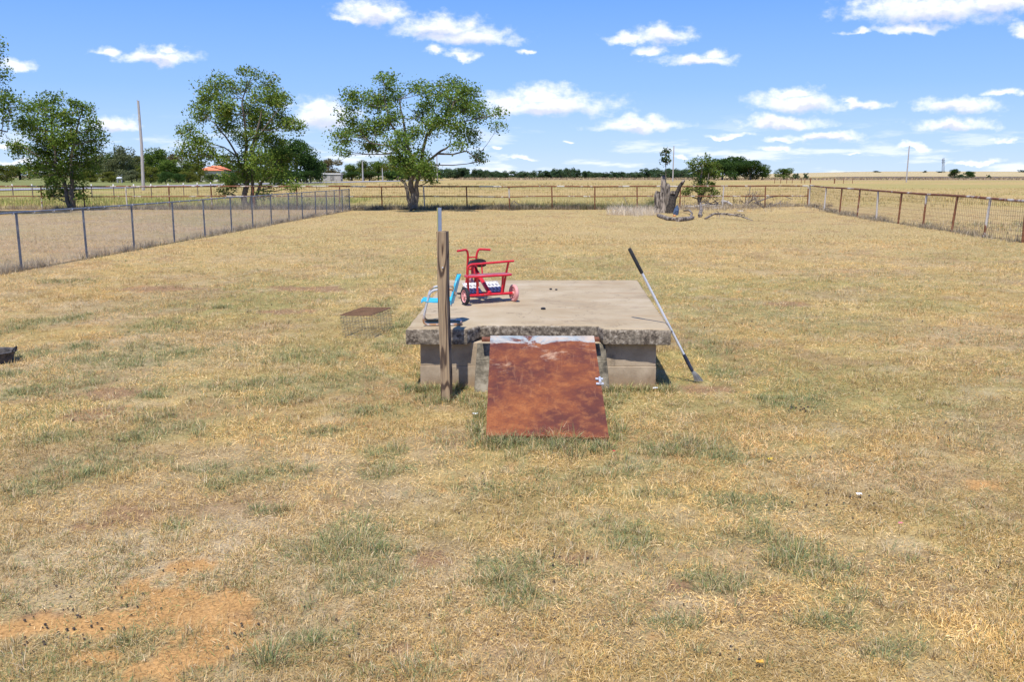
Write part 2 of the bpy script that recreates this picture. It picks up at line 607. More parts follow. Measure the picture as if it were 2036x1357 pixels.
# ground mesh: polar grid about the viewer, fine in front
rad = [0.0]
r_ = 0.6
while r_ < 9000:
    rad.append(r_)
    r_ *= 1.013 if r_ > 2 else 1.15
rad = np.array(rad[1:])
fr = np.arange(-40, 40.01, 0.22)
bk = np.arange(40, 320, 4.0)[1:]
ang = np.radians(np.concatenate([fr, bk]))
na, nr = len(ang), len(rad)
RR, AA = np.meshgrid(rad, ang, indexing='ij')
GX, GY = RR * np.sin(AA), RR * np.cos(AA)
GZ = terrain(GX, GY)
org, brn, grn = masks(GX, GY)


def base_col(x, y):
    n1 = fbm(x * 0.5, y * 0.5, 4, 31)[..., None]
    n2 = fbm(x * 0.13, y * 0.13, 3, 41)[..., None]
    n3 = fbm(x * 2.6, y * 2.6, 4, 51)[..., None]
    straw = np.array([0.41, 0.30, 0.12]); tan = np.array([0.39, 0.285, 0.15]); olive = np.array([0.27, 0.245, 0.09]); pale = np.array([0.47, 0.37, 0.23])
    c = straw + (tan - straw) * sst(n1, 0.42, 0.62)
    c = c + (olive - c) * 0.7 * sst(n2, 0.45, 0.6)
    c = c * (1.0 + .75 * (fbm(x * 4.0, y * 4.0, 3, 55)[..., None] - .5))
    c = c + (pale - c) * 0.5 * sst(n3, 0.55, 0.75)
    return c


col = base_col(GX, GY)
pale = np.array([0.47, 0.375, 0.245])
col = col + (pale - col) * (0.8 * np.exp(-(((GX + 2.1) / 1.2) ** 2 + ((GY - 4.7) / 0.8) ** 2)))[..., None]
left_yard = sst(-(GX + 9.9 + 0 * GY) * 1.0 + (GY - 15) * 0.0, -0.6, 0.6)
# the chain-link line runs from A to B
CA, CB = G(43, 537), G(695.5, 418.5)
lin = (GX - CA.x) * (CB.y - CA.y) - (GY - CA.y) * (CB.x - CA.x)
left_yard = (lin < 0) & (GY > 5) & (GY < 57)
yard = np.array([0.43, 0.30, 0.165])
fy = (left_yard * (0.35 + 0.5 * sst(fbm(GX * .25, GY * .25, 3, 77), .35, .6)))[..., None]
col = col + (yard - col) * fy
lawn_y = ((GY > 14) & (GY <= 57.2) & (~left_yard))[..., None] * sst(GY, 14, 30)[..., None]
col = col + (np.array([0.47, 0.345, 0.155]) * (0.85 + 0.25 * fbm(GX * .6, GY * .6, 4, 13)[..., None]) - col) * 0.75 * lawn_y
# pasture behind the fence
past = (GY > 57.2)[..., None]
pn = fbm(GX * 0.045, GY * 0.05, 4, 61)[..., None]
pcol = np.array([0.45, 0.325, 0.135]) + (np.array([0.38, 0.31, 0.115]) - np.array([0.45, 0.325, 0.135])) * sst(pn, 0.42, 0.6)
pcol = pcol * (0.88 + 0.24 * fbm(GX * .4, GY * .12, 4, 15)[..., None])
lg = (sst(-GX - GY * 0.15, 8, 25) * sst(GY, 62, 72))[..., None]
pcol = pcol + (np.array([0.30, 0.29, 0.085]) - pcol) * (0.30 + .35 * sst(pn, .4, .6)) * lg
rt = GX / np.maximum(GY, 1)
deep = sst(-rt, 0.16, 0.22) * sst(GY, 150, 190)
pcol = pcol + (np.array([0.17, 0.20, 0.065]) - pcol) * (0.8 * deep)[..., None]
wd = (sst(GY, 380, 430) * (1 - sst(GY, 640, 700)) * sst(rt, -0.1, -0.02))[..., None]
pcol = pcol + (np.array([0.36, 0.25, 0.155]) - pcol) * wd * (0.5 + 0.5 * fbm(GX * .03, GY * .01, 3, 5)[..., None])
dk = (sst(GY, 640, 690) * (1 - sst(GY, 860, 930)) * sst(rt, 0.33, 0.36))[..., None]
pcol = pcol + (np.array([0.125, 0.095, 0.09]) - pcol) * 0.9 * dk
hl = (sst(GY, 900, 960))[..., None]
pcol = pcol + (np.array([0.50, 0.40, 0.22]) - pcol) * hl
col = np.where(past, pcol, col)
near = (GY < 57)[..., None]
gcol = np.array([0.25, 0.23, 0.11])
col = np.where(near, col + (gcol - col) * 0.5 * grn[..., None], col)
col = np.where(near, col + (np.array([0.30, 0.185, 0.10]) - col) * 0.95 * brn[..., None], col)
ocol = np.array([0.53, 0.30, 0.115]) * (0.88 + 0.2 * fbm(GX * 14, GY * 14, 3, 91)[..., None])
col = np.where(near, col + (ocol - col) * org[..., None], col)

verts = np.stack([GX, GY, GZ], -1).reshape(-1, 3)
cverts = col.reshape(-1, 3)
ii, jj = np.meshgrid(np.arange(nr - 1), np.arange(na), indexing='ij')
j2 = (jj + 1) % na
q = np.stack([ii * na + jj, (ii + 1) * na + jj, (ii + 1) * na + j2, ii * na + j2], -1).reshape(-1, 4)
# centre fan
verts = np.vstack([verts, [[0, 0, 0]]]); cverts = np.vstack([cverts, [[0.45, 0.34, 0.2]]])
ctr = len(verts) - 1
jf = np.arange(na)
fan = np.stack([np.full(na, ctr), jf, (jf + 1) % na], -1)
loops = np.concatenate([q.ravel(), fan.ravel()])
ls = np.concatenate([np.arange(len(q)) * 4, len(q) * 4 + np.arange(na) * 3])
lt = np.concatenate([np.full(len(q), 4), np.full(na, 3)])

gm, t, b = mat('dry_ground', rough=0.95, spec=0.1)
at = N(t, 'ShaderNodeAttribute', attribute_name='pigment')
nA = tex(t, scale=55, detail=8, rough=0.75, coord='World')
nB = tex(t, scale=7, detail=6, rough=0.65, coord='World')
c1 = mixc(t, 1.0, at.outputs['Color'], ramp(t, nA.outputs['Fac'], [(0.32, (0.38, 0.35, 0.31)), (0.5, (0.92, 0.92, 0.92)), (0.68, (1.4, 1.4, 1.35))]), 'MULTIPLY')
c2 = mixc(t, 1.0, c1, ramp(t, nB.outputs['Fac'], [(0.3, (0.80, 0.79, 0.76)), (0.7, (1.18, 1.18, 1.16))]), 'MULTIPLY')
t.links.new(c2, b.inputs['Base Color'])
bump(t, b, nA.outputs['Fac'], 0.6, 0.02)
ground = np_mesh('ground', verts, loops, ls, lt, gm, cverts, smooth=True)
tag(ground, kind='structure')

# ------------------------------------------------------------------ road (left, beyond the fence)
rp = [(-150, 60), (-95, 95), (-78, 118), (-70, 150), (-65, 205), (-58, 260), (-48, 320), (-36, 420)]
rb = MB()
prev = None
W_ = 6.5
for i, (x, y) in enumerate(rp):
    a = Vector(rp[max(i - 1, 0)]); c = Vector(rp[min(i + 1, len(rp) - 1)])
    tdir = (c - a).normalized()
    nn = Vector((-tdir.y, tdir.x))
    p1 = Vector((x, y)) + nn * W_; p2 = Vector((x, y)) - nn * W_
    rb.v += [(p1.x, p1.y, tz(p1.x, p1.y) + 0.10), (p2.x, p2.y, tz(p2.x, p2.y) + 0.10)]
    if i: k = len(rb.v); rb.f.append((k - 4, k - 3, k - 1, k - 2))
road = rb.build('road', noisy('asphalt', (0.27, 0.26, 0.27), (0.36, 0.35, 0.36), 3, 0.9), smooth=False)
tag(road, kind='structure')


# ------------------------------------------------------------------ storm cellar
SL_FL, SL_FR = G(806, 654, .62), G(1335, 655, .62)
SL_BR, SL_BL = G(1268, 557, .69), G(886, 557, .69)
cel = empty('storm_cellar', (0, 0, 0))
tag(cel, 'raised concrete storm cellar with overhanging slab roof and rusty sloping door', 'storm cellar')


def lerp(a, b, f): return a + (b - a) * f


def slab_z(y):
    return .62 + (y - SL_FL.y) / (SL_BR.y - SL_FL.y) * .07


def slab():
    yb = lambda p: p
    notch = [G(928.6, 654, .62), G(955, 647, .62), G(1186, 648, .62), G(1200, 653.5, .62)]
    outline = [SL_FL] + notch + [SL_FR, SL_BR, SL_BL]
    depth = [.165, .165, .135, .135, .165, .165, .16, .16]
    P = []; Dp = []
    for i in range(len(outline)):
        a, c = outline[i], outline[(i + 1) % len(outline)]
        n = max(1, int((c - a).length / 0.03))
        for k in range(n):
            pq = lerp(a, c, k / n); pq.z = slab_z(pq.y)
            P.append(pq); Dp.append(lerp(depth[i], depth[(i + 1) % 8], k / n))
    ctr_ = sum(P, Vector()) / len(P)
    n = len(P)
    nrm = []
    for i in range(n):
        tt = (P[(i + 1) % n] - P[i - 1]); tt.z = 0
        nrm.append(Vector((tt.y, -tt.x, 0)).normalized())
    mb = MB()
    rows = [(-0.03, 0.0), (-0.014, -0.003), (-0.004, -0.012)] + [(0, f) for f in (.035, .06, .085, .11, .135)] + [(-.004, None), (-.03, 'b')]
    for (off, dz) in rows:
        for i in range(n):
            p = P[i] + nrm[i] * off
            if dz is None: z = -Dp[i] + .008
            elif dz == 'b': z = -Dp[i]
            elif dz > 0: z = -dz * Dp[i] / .165
            else: z = dz
            j = 0
            if z < -0.002:
                j = (float(fbm(i * .35, z * 30 + 3, 3, 2)) - .5) * .015
            if -0.02 < z < -0.002:
                j -= max(0, float(fbm(i * .3, 9, 3, 8)) - .5) * .018
            q_ = p + nrm[i] * j
            mb.v.append((q_.x, q_.y, P[i].z + z))
    for rr in range(len(rows) - 1):
        for i in range(n):
            i2 = (i + 1) % n
            mb.f.append((rr * n + i, (rr + 1) * n + i, (rr + 1) * n + i2, rr * n + i2))
    from mathutils.geometry import tessellate_polygon
    for base_i, flip in ((0, False), ((len(rows) - 1) * n, True)):
        loop = [Vector(mb.v[base_i + i]) for i in range(n)]
        for tri in tessellate_polygon([[Vector((p.x, p.y, 0)) for p in loop]]):
            tri = [base_i + k for k in tri]
            pa, pb, pc = (Vector(mb.v[k]) for k in tri)
            up = (pb - pa).cross(pc - pa).z > 0
            mb.f.append(tuple(tri if up != flip else tri[::-1]))
    m_, t, b = mat('slab_concrete', rough=0.92, spec=0.2)
    n1 = tex(t, scale=2.2, detail=7, rough=.6)
    n2 = tex(t, scale=40, detail=5, rough=.7)
    n3 = tex(t, scale=24, detail=6, rough=.7)
    n4 = tex(t, scale=5, detail=5, rough=.65)
    n5 = tex(t, scale=1.2, detail=5, rough=.6, sc3=(.5, 4, 1))
    top = ramp(t, n1.outputs['Fac'], [(0.3, (0.36, 0.275, 0.165)), (0.55, (0.42, 0.335, 0.215)), (0.75, (0.47, 0.385, 0.265))])
    top = mixc(t, ramp(t, n5.outputs['Fac'], [(.52, (0,)), (.68, (.6,))]), top, (0.36, 0.245, 0.135))
    top = mixc(t, ramp(t, n2.outputs['Fac'], [(.62, (0,)), (.72, (.35,))]), top, (0.25, 0.20, 0.15))
    n6 = tex(t, scale=1.6, detail=8, rough=.75, dist=.6)
    top = mixc(t, ramp(t, n6.outputs['Fac'], [(.54, (0,)), (.66, (.45,))]), top, (0.25, 0.19, 0.125))
    n7 = tex(t, scale=1.1, detail=5, rough=.6, dist=.2)
    ck7 = ramp(t, n7.outputs['Fac'], [(.494, (0,)), (.498, (.55,)), (.500, (.55,)), (.504, (0,))])
    top = mixc(t, ck7, top, (0.17, 0.13, 0.09))
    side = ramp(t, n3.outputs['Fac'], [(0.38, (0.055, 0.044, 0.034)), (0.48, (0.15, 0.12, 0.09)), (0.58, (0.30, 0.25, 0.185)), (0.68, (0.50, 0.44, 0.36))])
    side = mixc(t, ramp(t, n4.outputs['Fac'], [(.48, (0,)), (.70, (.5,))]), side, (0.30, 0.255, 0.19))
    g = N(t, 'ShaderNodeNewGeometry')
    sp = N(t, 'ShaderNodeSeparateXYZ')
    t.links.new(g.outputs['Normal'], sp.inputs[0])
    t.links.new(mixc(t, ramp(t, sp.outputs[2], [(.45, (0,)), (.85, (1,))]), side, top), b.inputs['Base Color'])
    bump(t, b, n3.outputs['Fac'], 0.7, 0.012)
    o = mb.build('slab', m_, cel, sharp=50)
    return o


slab()


xd = (SL_FR - SL_FL).normalized(); xd.z = 0
yd = Vector((-xd.y, xd.x, 0))
DEP = (SL_BR - SL_FR).dot(yd)
WID = (SL_FR - SL_FL).length
OFF = SL_FL.copy(); OFF.z = 0


def L2W(x, y, z): return OFF + xd * x + yd * y + Vector((0, 0, z))


def wall_mat():
    m_, t, b = mat('formed_concrete', rough=.9, spec=.2)
    n1 = tex(t, scale=5, detail=7, rough=.65)
    n2 = tex(t, scale=50, detail=5, rough=.7)
    n3 = tex(t, scale=3.2, detail=6, rough=.7, sc3=(1, 1, .6))
    c = ramp(t, n1.outputs['Fac'], [(.3, (.31, .235, .155)), (.6, (.45, .355, .245)), (.75, (.52, .42, .30))])
    c = mixc(t, ramp(t, n2.outputs['Fac'], [(.58, (0,)), (.7, (.5,))]), c, (.20, .17, .14))
    c = mixc(t, ramp(t, n3.outputs['Fac'], [(.57, (0,)), (.68, (.8,))]), c, (.10, .085, .07))
    g_ = N(t, 'ShaderNodeNewGeometry'); s_ = N(t, 'ShaderNodeSeparateXYZ'); t.links.new(g_.outputs['Position'], s_.inputs[0])
    ad_ = N(t, 'ShaderNodeMath', operation='MULTIPLY_ADD'); t.links.new(n3.outputs['Fac'], ad_.inputs[0]); ad_.inputs[1].default_value = -.25; t.links.new(s_.outputs[2], ad_.inputs[2])
    mr_ = N(t, 'ShaderNodeMapRange'); t.links.new(ad_.outputs[0], mr_.inputs[0])
    mr_.inputs[1].default_value = -.08; mr_.inputs[2].default_value = .03; mr_.inputs[3].default_value = .6; mr_.inputs[4].default_value = 0
    c = mixc(t, mr_.outputs[0], c, (.27, .17, .09))
    t.links.new(c, b.inputs['Base Color'])
    bump(t, b, n2.outputs['Fac'], .5, .006)
    return m_


WM = wall_mat()
wb = MB()
wx0, wx1, wy0, wy1 = .125, WID - .12, .115, DEP - .12


def wbox(mb, x0, x1, y0, y1, z0, z1, z1b=None, jit=0):
    z1b = z1 if z1b is None else z1b
    mb.hexa([L2W(x0, y0, z0), L2W(x1, y0, z0), L2W(x1, y1, z0), L2W(x0, y1, z0), L2W(x0, y0, z1), L2W(x1, y0, z1), L2W(x1, y1, z1b), L2W(x0, y1, z1b)])


wbox(wb, wx0, wx1, wy0, wy1, -.1, .222)                 # lower pour
wbox(wb, wx0 + .004, wx1 - .004, wy0 + .005, wy1 - .005, .2225, .462, .53)   # upper pour, a hair back
wb.build('wall', WM, cel, smooth=False, bevel=.006)
# entrance side walls (cheeks) beside the door
cm, t, b = mat('stained_concrete', rough=.93, spec=.2)
n1 = tex(t, scale=9, detail=7, rough=.7); n2 = tex(t, scale=45, detail=4)
c = ramp(t, n1.outputs['Fac'], [(.35, (.07, .062, .05)), (.5, (.19, .165, .12)), (.66, (.36, .32, .25))])
t.links.new(c, b.inputs['Base Color']); bump(t, b, n2.outputs['Fac'], .5, .008)


def world_x(px, py, z): return G(px, py, z)


for side, pxs in (('l', (929, 936, 953, 962, 985, 985)), ('r', (1215, 1206, 1198, 1165, 1165, 1170))):
    cb = MB()
    yf0, yf1, yt = SL_FL.y - .10, SL_FL.y + .06, SL_FL.y + .3
    if side == 'l':
        xa0, xa1, xb0, xb1 = -.375, -.12, -.345, -.12
    else:
        xa0, xa1, xb0, xb1 = .72, .965, .72, .925
    steps = [(0, -.05, .145), (.010, .1455, .30), (.018, .3005, .455)]
    for (ins, z0, z1) in steps:
        f0, f1 = max(z0, 0) / .455, z1 / .455
        y0a, y1a = lerp(yf0, yf1, f0) + ins * .3, lerp(yf0, yf1, f1) + ins * .3
        l0, l1 = lerp(xa0, xb0, f0), lerp(xa0, xb0, f1)
        r0, r1 = lerp(xa1, xb1, f0), lerp(xa1, xb1, f1)
        cb.hexa([(l0, y0a, z0), (r0, y0a, z0), (r0, yt, z0), (l0, yt, z0), (l1, y1a, z1), (r1, y1a, z1), (r1, yt, z1), (l1, yt, z1)])
    cb.build('side_wall', cm, cel, smooth=False, bevel=.006)
rustm = noisy('rust_iron', (.13, .05, .03), (.26, .10, .05), 20, .85)
for (pa, pb) in ((958, 977), (1179, 1192)):
    hb = MB()
    A_, B_ = G(pa, 673, .53), G(pb, 673, .53)
    hb.box(A_.x, B_.x, A_.y - .03, A_.y + .08, .50, .53)
    hb.build('hinge_bar', rustm, cel, smooth=False, bevel=.003)

# the rusty door
TL, TR, BLd, BRd = G(975, 668, .57), G(1181, 668, .57), G(966, 866, .045), G(1211, 871, .045)
TR.y = TL.y = (TL.y + TR.y) / 2
dn = (TR - TL).cross(TL - BLd).normalized()
if dn.z < 0: dn = -dn
dob = MB()
NX, NY = 26, 40
for lay in (0, 1):
    for j in range(NY + 1):
        for i in range(NX + 1):
            u, v = i / NX, j / NY
            p = lerp(lerp(BLd, BRd, u), lerp(TL, TR, u), v)
            wv = (float(fbm(u * 3 + 2, v * 4, 3, 4)) - .5) * .010
            if i == 0: p = p + Vector(((float(fbm(v * 18, 3, 3, 6)) - .5) * .008, 0, 0))
            p = p + dn * (wv if lay == 0 else -.022)
            if i == NX: p = p - dn * .0
            dob.v.append(tuple(p))
K = (NX + 1) * (NY + 1)
for j in range(NY):
    for i in range(NX):
        a = j * (NX + 1) + i
        dob.f.append((a, a + 1, a + NX + 2, a + NX + 1))
        dob.f.append((K + a, K + a + NX + 1, K + a + NX + 2, K + a + 1))
for j in range(NY):
    a = j * (NX + 1); dob.f.append((a, a + NX + 1, K + a + NX + 1, K + a))
    a = a + NX; dob.f.append((a, K + a, K + a + NX + 1, a + NX + 1))
for i in range(NX):
    dob.f.append((i, K + i, K + i + 1, i + 1))
    a = NY * (NX + 1) + i; dob.f.append((a, a + 1, K + a + 1, K + a))
dm, t, b = mat('rusted_sheet', rough=.72, spec=.18)
wpos = N(t, 'ShaderNodeNewGeometry')
sp = N(t, 'ShaderNodeSeparateXYZ'); t.links.new(wpos.outputs['Position'], sp.inputs[0])
n1 = tex(t, scale=1.7, detail=8, rough=.66, coord='World', dist=.2)
n2 = tex(t, scale=9, detail=7, rough=.7, coord='World')
n3 = tex(t, scale=60, detail=4, rough=.7, coord='World')
n5 = tex(t, scale=5.5, detail=7, rough=.72, coord='World', sc3=(.55, 1, 1), dist=.5)
c = ramp(t, n1.outputs['Fac'], [(.33, (.075, .026, .022)), (.46, (.145, .043, .024)), (.58, (.25, .078, .027)), (.70, (.38, .14, .045))])
c = mixc(t, ramp(t, n2.outputs['Fac'], [(.48, (0,)), (.68, (.6,))]), c, (.38, .145, .048))
c = mixc(t, ramp(t, n3.outputs['Fac'], [(.35, (.35,)), (.55, (0,))]), c, (.07, .03, .03))
yt = N(t, 'ShaderNodeMapRange'); t.links.new(sp.outputs[1], yt.inputs[0])
yt.inputs[1].default_value = BLd.y; yt.inputs[2].default_value = TL.y
# bare zinc survives in patches toward the upper edge
ad = N(t, 'ShaderNodeMath', operation='MULTIPLY_ADD'); t.links.new(n5.outputs['Fac'], ad.inputs[0]); ad.inputs[1].default_value = .62
t.links.new(yt.outputs[0], ad.inputs[2])
band = ramp(t, ad.outputs[0], [(.0, (0,)), (1.0, (1,))])
mr = N(t, 'ShaderNodeMapRange', interpolation_type='SMOOTHSTEP'); t.links.new(ad.outputs[0], mr.inputs[0]); mr.inputs[1].default_value = 1.19; mr.inputs[2].default_value = 1.26
zinc = mixc(t, ramp(t, n2.outputs['Fac'], [(.4, (0,)), (.6, (1,))]), (.24, .28, .30), (.36, .39, .39))
c = mixc(t, mr.outputs[0], c, zinc)
ad2 = N(t, 'ShaderNodeMath', operation='MULTIPLY_ADD'); t.links.new(n5.outputs['Fac'], ad2.inputs[0]); ad2.inputs[1].default_value = 1.0
mr3 = N(t, 'ShaderNodeMapRange'); t.links.new(yt.outputs[0], mr3.inputs[0])
mr3.inputs[1].default_value = .35; mr3.inputs[2].default_value = .95; mr3.inputs[3].default_value = 0; mr3.inputs[4].default_value = .22
t.links.new(mr3.outputs[0], ad2.inputs[2])
pt = ramp(t, ad2.outputs[0], [(.70, (0,)), (.84, (.7,))])
c = mixc(t, pt, c, (.56, .40, .27))
scr = tex(t, scale=26, detail=3, rough=.6, coord='World', sc3=(1, .10, .10), dist=.6)
scr2 = tex(t, scale=30, detail=3, rough=.6, coord='World', sc3=(.12, 1, 1), dist=1.2)
c = mixc(t, ramp(t, scr.outputs['Fac'], [(.60, (0,)), (.70, (.2,))]), c, (.50, .24, .11))
c = mixc(t, ramp(t, scr2.outputs['Fac'], [(.64, (0,)), (.70, (.45,))]), c, (.10, .04, .03))
spk = tex(t, 'VORONOI', scale=34, coord='World')
c = mixc(t, ramp(t, spk.outputs['Distance'], [(.035, (.8,)), (.06, (0,))]), c, (.05, .02, .015))
t.links.new(c, b.inputs['Base Color'])
bump(t, b, n2.outputs['Fac'], .15, .004)
door = dob.build('door', dm, cel, sharp=40)
# wooden frame under the sheet
fb = MB()
e0, e1 = BLd - dn * .026, BRd - dn * .026
for (a, c_) in ((e0, e1),):
    d_ = (c_ - a).normalized(); up_ = (TL - BLd).normalized()
    p = [a + d_ * .01, c_ - d_ * .01, c_ - d_ * .01 + up_ * .09, a + d_ * .01 + up_ * .09]
    fb.hexa([q_ - dn * .04 for q_ in p] + [q_ for q_ in p])
for (a, c_) in ((BLd, TL), (BRd, TR)):
    d_ = (c_ - a).normalized(); s_ = (BRd - BLd).normalized() * (.05 if a is BLd else -.05)
    a2, c2 = a + d_ * .10 - dn * .026, c_ - d_ * .02 - dn * .026
    p = [a2, c2, c2 + s_, a2 + s_]
    fb.hexa([q_ - dn * .04 for q_ in p] + [q_ for q_ in p])
fb.build('door_frame', noisy('old_board', (.09, .07, .05), (.19, .15, .11), 14, .9), door, smooth=False)
hd = MB()
hp = lerp(BRd, TR, .46); du = (TR - BRd).normalized(); dx_ = (BRd - BLd).normalized()
for s_ in (0, .085):
    c0 = hp + du * s_ - dx_ * .045 + dn * .008
    p = [c0, c0 + dx_ * .065, c0 + dx_ * .065 + du * .028, c0 + du * .028]
    hd.hexa(p + [q_ + dn * .008 for q_ in p])
hd.tube([hp + du * .01 + dn * .01 - dx_ * .01, hp + du * .012 + dn * .03 - dx_ * .01, hp + du * .09 + dn * .03 - dx_ * .01, hp + du * .095 + dn * .01 - dx_ * .01], .012, 8)
hd.build('door_handle', M['chrome'], door)

# rest of the droppings on the slab
for (px, py, s) in ((1095, 576, .02), (1106, 577, .018), (1080, 616, .03)):
    y0 = G(px, py, .65).y
    p = G(px, py, slab_z(y0))
    db = MB(); db.lathe([(0.001, 0), (s * .8, s * .1), (s, s * .45), (s * .6, s * .8), (0.001, s * .9)], 9, p)
    lab = {576: 'small dark dried clump on the slab, farther left of the pair', 577: 'small dark dried clump on the slab, farther right of the pair', 616: 'flat dark dried clump alone nearer the middle of the slab'}[py]
    tag(db.build('dried_clump', M['black']), lab, 'clump', 'dried clumps on the slab')

# ------------------------------------------------------------------ wooden post with metal strip
pb_ = G(888, 800)
post = empty('wooden_post', (pb_.x, pb_.y + .03, 0), R(-14))
tag(post, 'weathered square wooden post standing in front of the concrete slab', 'post')
wm, t, b = mat('weathered_wood', rough=.9, spec=.15)
n0 = tex(t, scale=5.5, detail=2, rough=.4, sc3=(1, 1, .17), dist=.15)
mlt = N(t, 'ShaderNodeMath', operation='MULTIPLY'); t.links.new(n0.outputs['Fac'], mlt.inputs[0]); mlt.inputs[1].default_value = 60
sn = N(t, 'ShaderNodeMath', operation='SINE'); t.links.new(mlt.outputs[0], sn.inputs[0])
n1 = tex(t, scale=60, detail=4, sc3=(1, 1, .05))
c = ramp(t, sn.outputs[0], [(.0, (.38, .275, .165)), (.5, (.27, .185, .11)), (.85, (.075, .048, .032))])
c = mixc(t, ramp(t, n1.outputs['Fac'], [(.4, (.5,)), (.62, (0,))]), c, (.12, .09, .07))
t.links.new(c, b.inputs['Base Color']); bump(t, b, n1.outputs['Fac'], .5, .004)
pm = MB(); hw = .045
for k in range(17):
    z = -.2 + 1.8 * k / 16
    dx0 = -.022 * (z / 1.6) + .003 * math.sin(z * 5)
    for (sx, sy) in ((-1, -1), (1, -1), (1, 1), (-1, 1)):
        pm.v.append((dx0 + sx * hw, sy * hw, z + (random.uniform(-.004, .004) if k == 16 else 0)))
for k in range(16):
    for i in range(4):
        i2 = (i + 1) % 4
        pm.f.append((k * 4 + i, k * 4 + i2, k * 4 + 4 + i2, k * 4 + 4 + i))
pm.f.append((64, 65, 66, 67))
pm.build('shaft', wm, post, smooth=False, bevel=.004)
nb = MB()
nb.tube([(-.006, -.046, 1.27), (-.006, -.056, 1.272)], .006, 8)
nb.build('nail', M['chrome'], post)
sm_ = noisy('blue_grey_metal', (.22, .27, .36), (.29, .34, .44), 6, .45, .3)
sb = MB(); sb.box(-.078, -.044, .048, .052, 1.15, 1.81); sb.build('metal_strip', sm_, post, smooth=False)
sb = MB(); sb.box(-.084, -.0785, .040, .056, 1.15, 1.81); sb.build('strip_edge', noisy('yellow_paint', (.42, .38, .12), (.5, .46, .2), 9, .7), post, smooth=False)

# ------------------------------------------------------------------ long handled tool leaning on the slab
b0 = G(1388, 762); b0.z = .0
cpt = G(1331, 642, .64)
dirv = Vector((1.16 - b0.x, (cpt.y) - b0.y, 1.42)).normalized()
top = D(1251, 494, cpt.y + .02)
base = Vector((b0.x, b0.y + .02, .01))
tool = empty('grabber_pole', base)
tag(tool, 'silver long handled pole with black grip leaning on the right slab edge', 'pole')
dv = top - base; Lp = dv.length; dvn = dv.normalized()
MB().tube([dvn * .24, dvn * (Lp - .28)], .0125, 12).build('pole', noisy('white_aluminium', (.62, .64, .67), (.72, .74, .77), 4, .35, .25, .5), tool)
MB().tube([dvn * (Lp - .285), dvn * (Lp - .28), dvn * (Lp - .01), dvn * Lp], [.014, .018, .018, .012], 12).build('grip', M['black'], tool)
MB().tube([dvn * .13, dvn * .25, dvn * .33], [.017, .020, .017], 12).build('ferrule', noisy('dark_blue_plastic', (.02, .028, .05), (.035, .045, .075), 9, .5), tool)
MB().tube([dvn * .60 + Vector((0, -.013, 0)), dvn * .615 + Vector((0, -.013, 0))], .004, 6).build('rivet', M['black'], tool)
hb = MB()
for k in range(15):
    a = -1 + 2 * k / 14
    s0 = dvn * .14 + Vector((a * .012, 0, 0))
    s1 = dvn * .0 + Vector((a * .045 + .01, -.02 + random.uniform(-.015, .015), .008))
    hb.tube([s0, lerp(s0, s1, .5) + Vector((0, -.008, .01)), s1], .0028, 5)
for f_ in (.35, .6, .85):
    hb.tube([lerp(dvn * .14 + Vector((-.012, 0, 0)), Vector((-.035, -.02, .008)), f_), lerp(dvn * .14, Vector((0.01, -.03, .008)), f_), lerp(dvn * .14 + Vector((.012, 0, 0)), Vector((.055, -.02, .008)), f_)], .0025, 5)
hb.build('tine_head', noisy('grey_tines', (.16, .16, .16), (.28, .28, .27), 9, .6), tool)

# ------------------------------------------------------------------ red tricycle
REDM, t, b = mat('red_enamel', (.62, .018, .03), .32, 0, .5)
n1 = tex(t, scale=26, detail=5); n2 = tex(t, scale=5, detail=4)
c = mixc(t, ramp(t, n1.outputs['Fac'], [(.60, (0,)), (.66, (.8,))]), ramp(t, n2.outputs['Fac'], [(.3, (.50, .012, .022)), (.7, (.68, .028, .04))]), (.30, .12, .09))
t.links.new(c, b.inputs['Base Color'])
PINK = noisy('faded_pink_plastic', (.62, .26, .24), (.74, .40, .37), 10, .6)
WORN = noisy('worn_red_plank', (.42, .05, .06), (.40, .22, .25), 12, .6)
az = slab_z(10.35)
trike = empty('tricycle', (-.255, 10.33, az + .002), R(27))
tag(trike, 'red childrens passenger tricycle with rear bench parked on the concrete slab', 'tricycle')


def arc(pts, n=5):
    """round the inner corners of a polyline"""
    pts = [Vector(p) for p in pts]
    out = [pts[0]]
    for i in range(1, len(pts) - 1):
        a, p, c_ = pts[i - 1], pts[i], pts[i + 1]
        r0 = min((p - a).length, (c_ - p).length) * .45
        A = p + (a - p).normalized() * min(r0, .07); B = p + (c_ - p).normalized() * min(r0, .07)
        for k in range(n + 1):
            u = k / n
            out.append(A * (1 - u) ** 2 + p * 2 * u * (1 - u) + B * u ** 2)
    out.append(pts[-1])
    return out


fm = MB()
fm.tube([(-.30, 0, .1), (.30, 0, .1)], .016, 12)                                     # rear axle tube
for s in (-1, 1):
    fm.tube(arc([(.155 * s, .0, .1), (.165 * s, -.01, .31)]), .014, 10)               # bench uprights
fm.tube([(0, -.005, .11), (0, .16, .21), (0, .45, .39)], .024, 12)                     # spine
fm.tube([(-.09, -.02, .105), (.09, -.02, .105)], .012, 8)
fm.tube([(0, .45, .28), (0, .48, .46)], .026, 12)                                     # head tube
fm.tube(arc([(-.20, .05, .1), (-.18, .24, .08), (0, .30, .09), (.18, .24, .08), (.20, .05, .1)]), .011, 8)  # foot board hoop
fm.tube([(0, .30, .09), (0, .34, .32)], .011, 8)
fm.build('frame', REDM, trike)
hb = MB()
for s in (-1, 1):
    hb.tube(arc([(s * .052, .55, .11), (s * .06, .50, .30), (s * .055, .475, .52), (s * .075, .465, .585), (s * .215, .43, .575)]), .0135, 10)
hb.tube([(-.055, .478, .49), (.055, .478, .49)], .009, 8)
hb.tube([(-.06, .495, .35), (.06, .495, .35)], .012, 8)
hb.build('handlebar', REDM, trike)
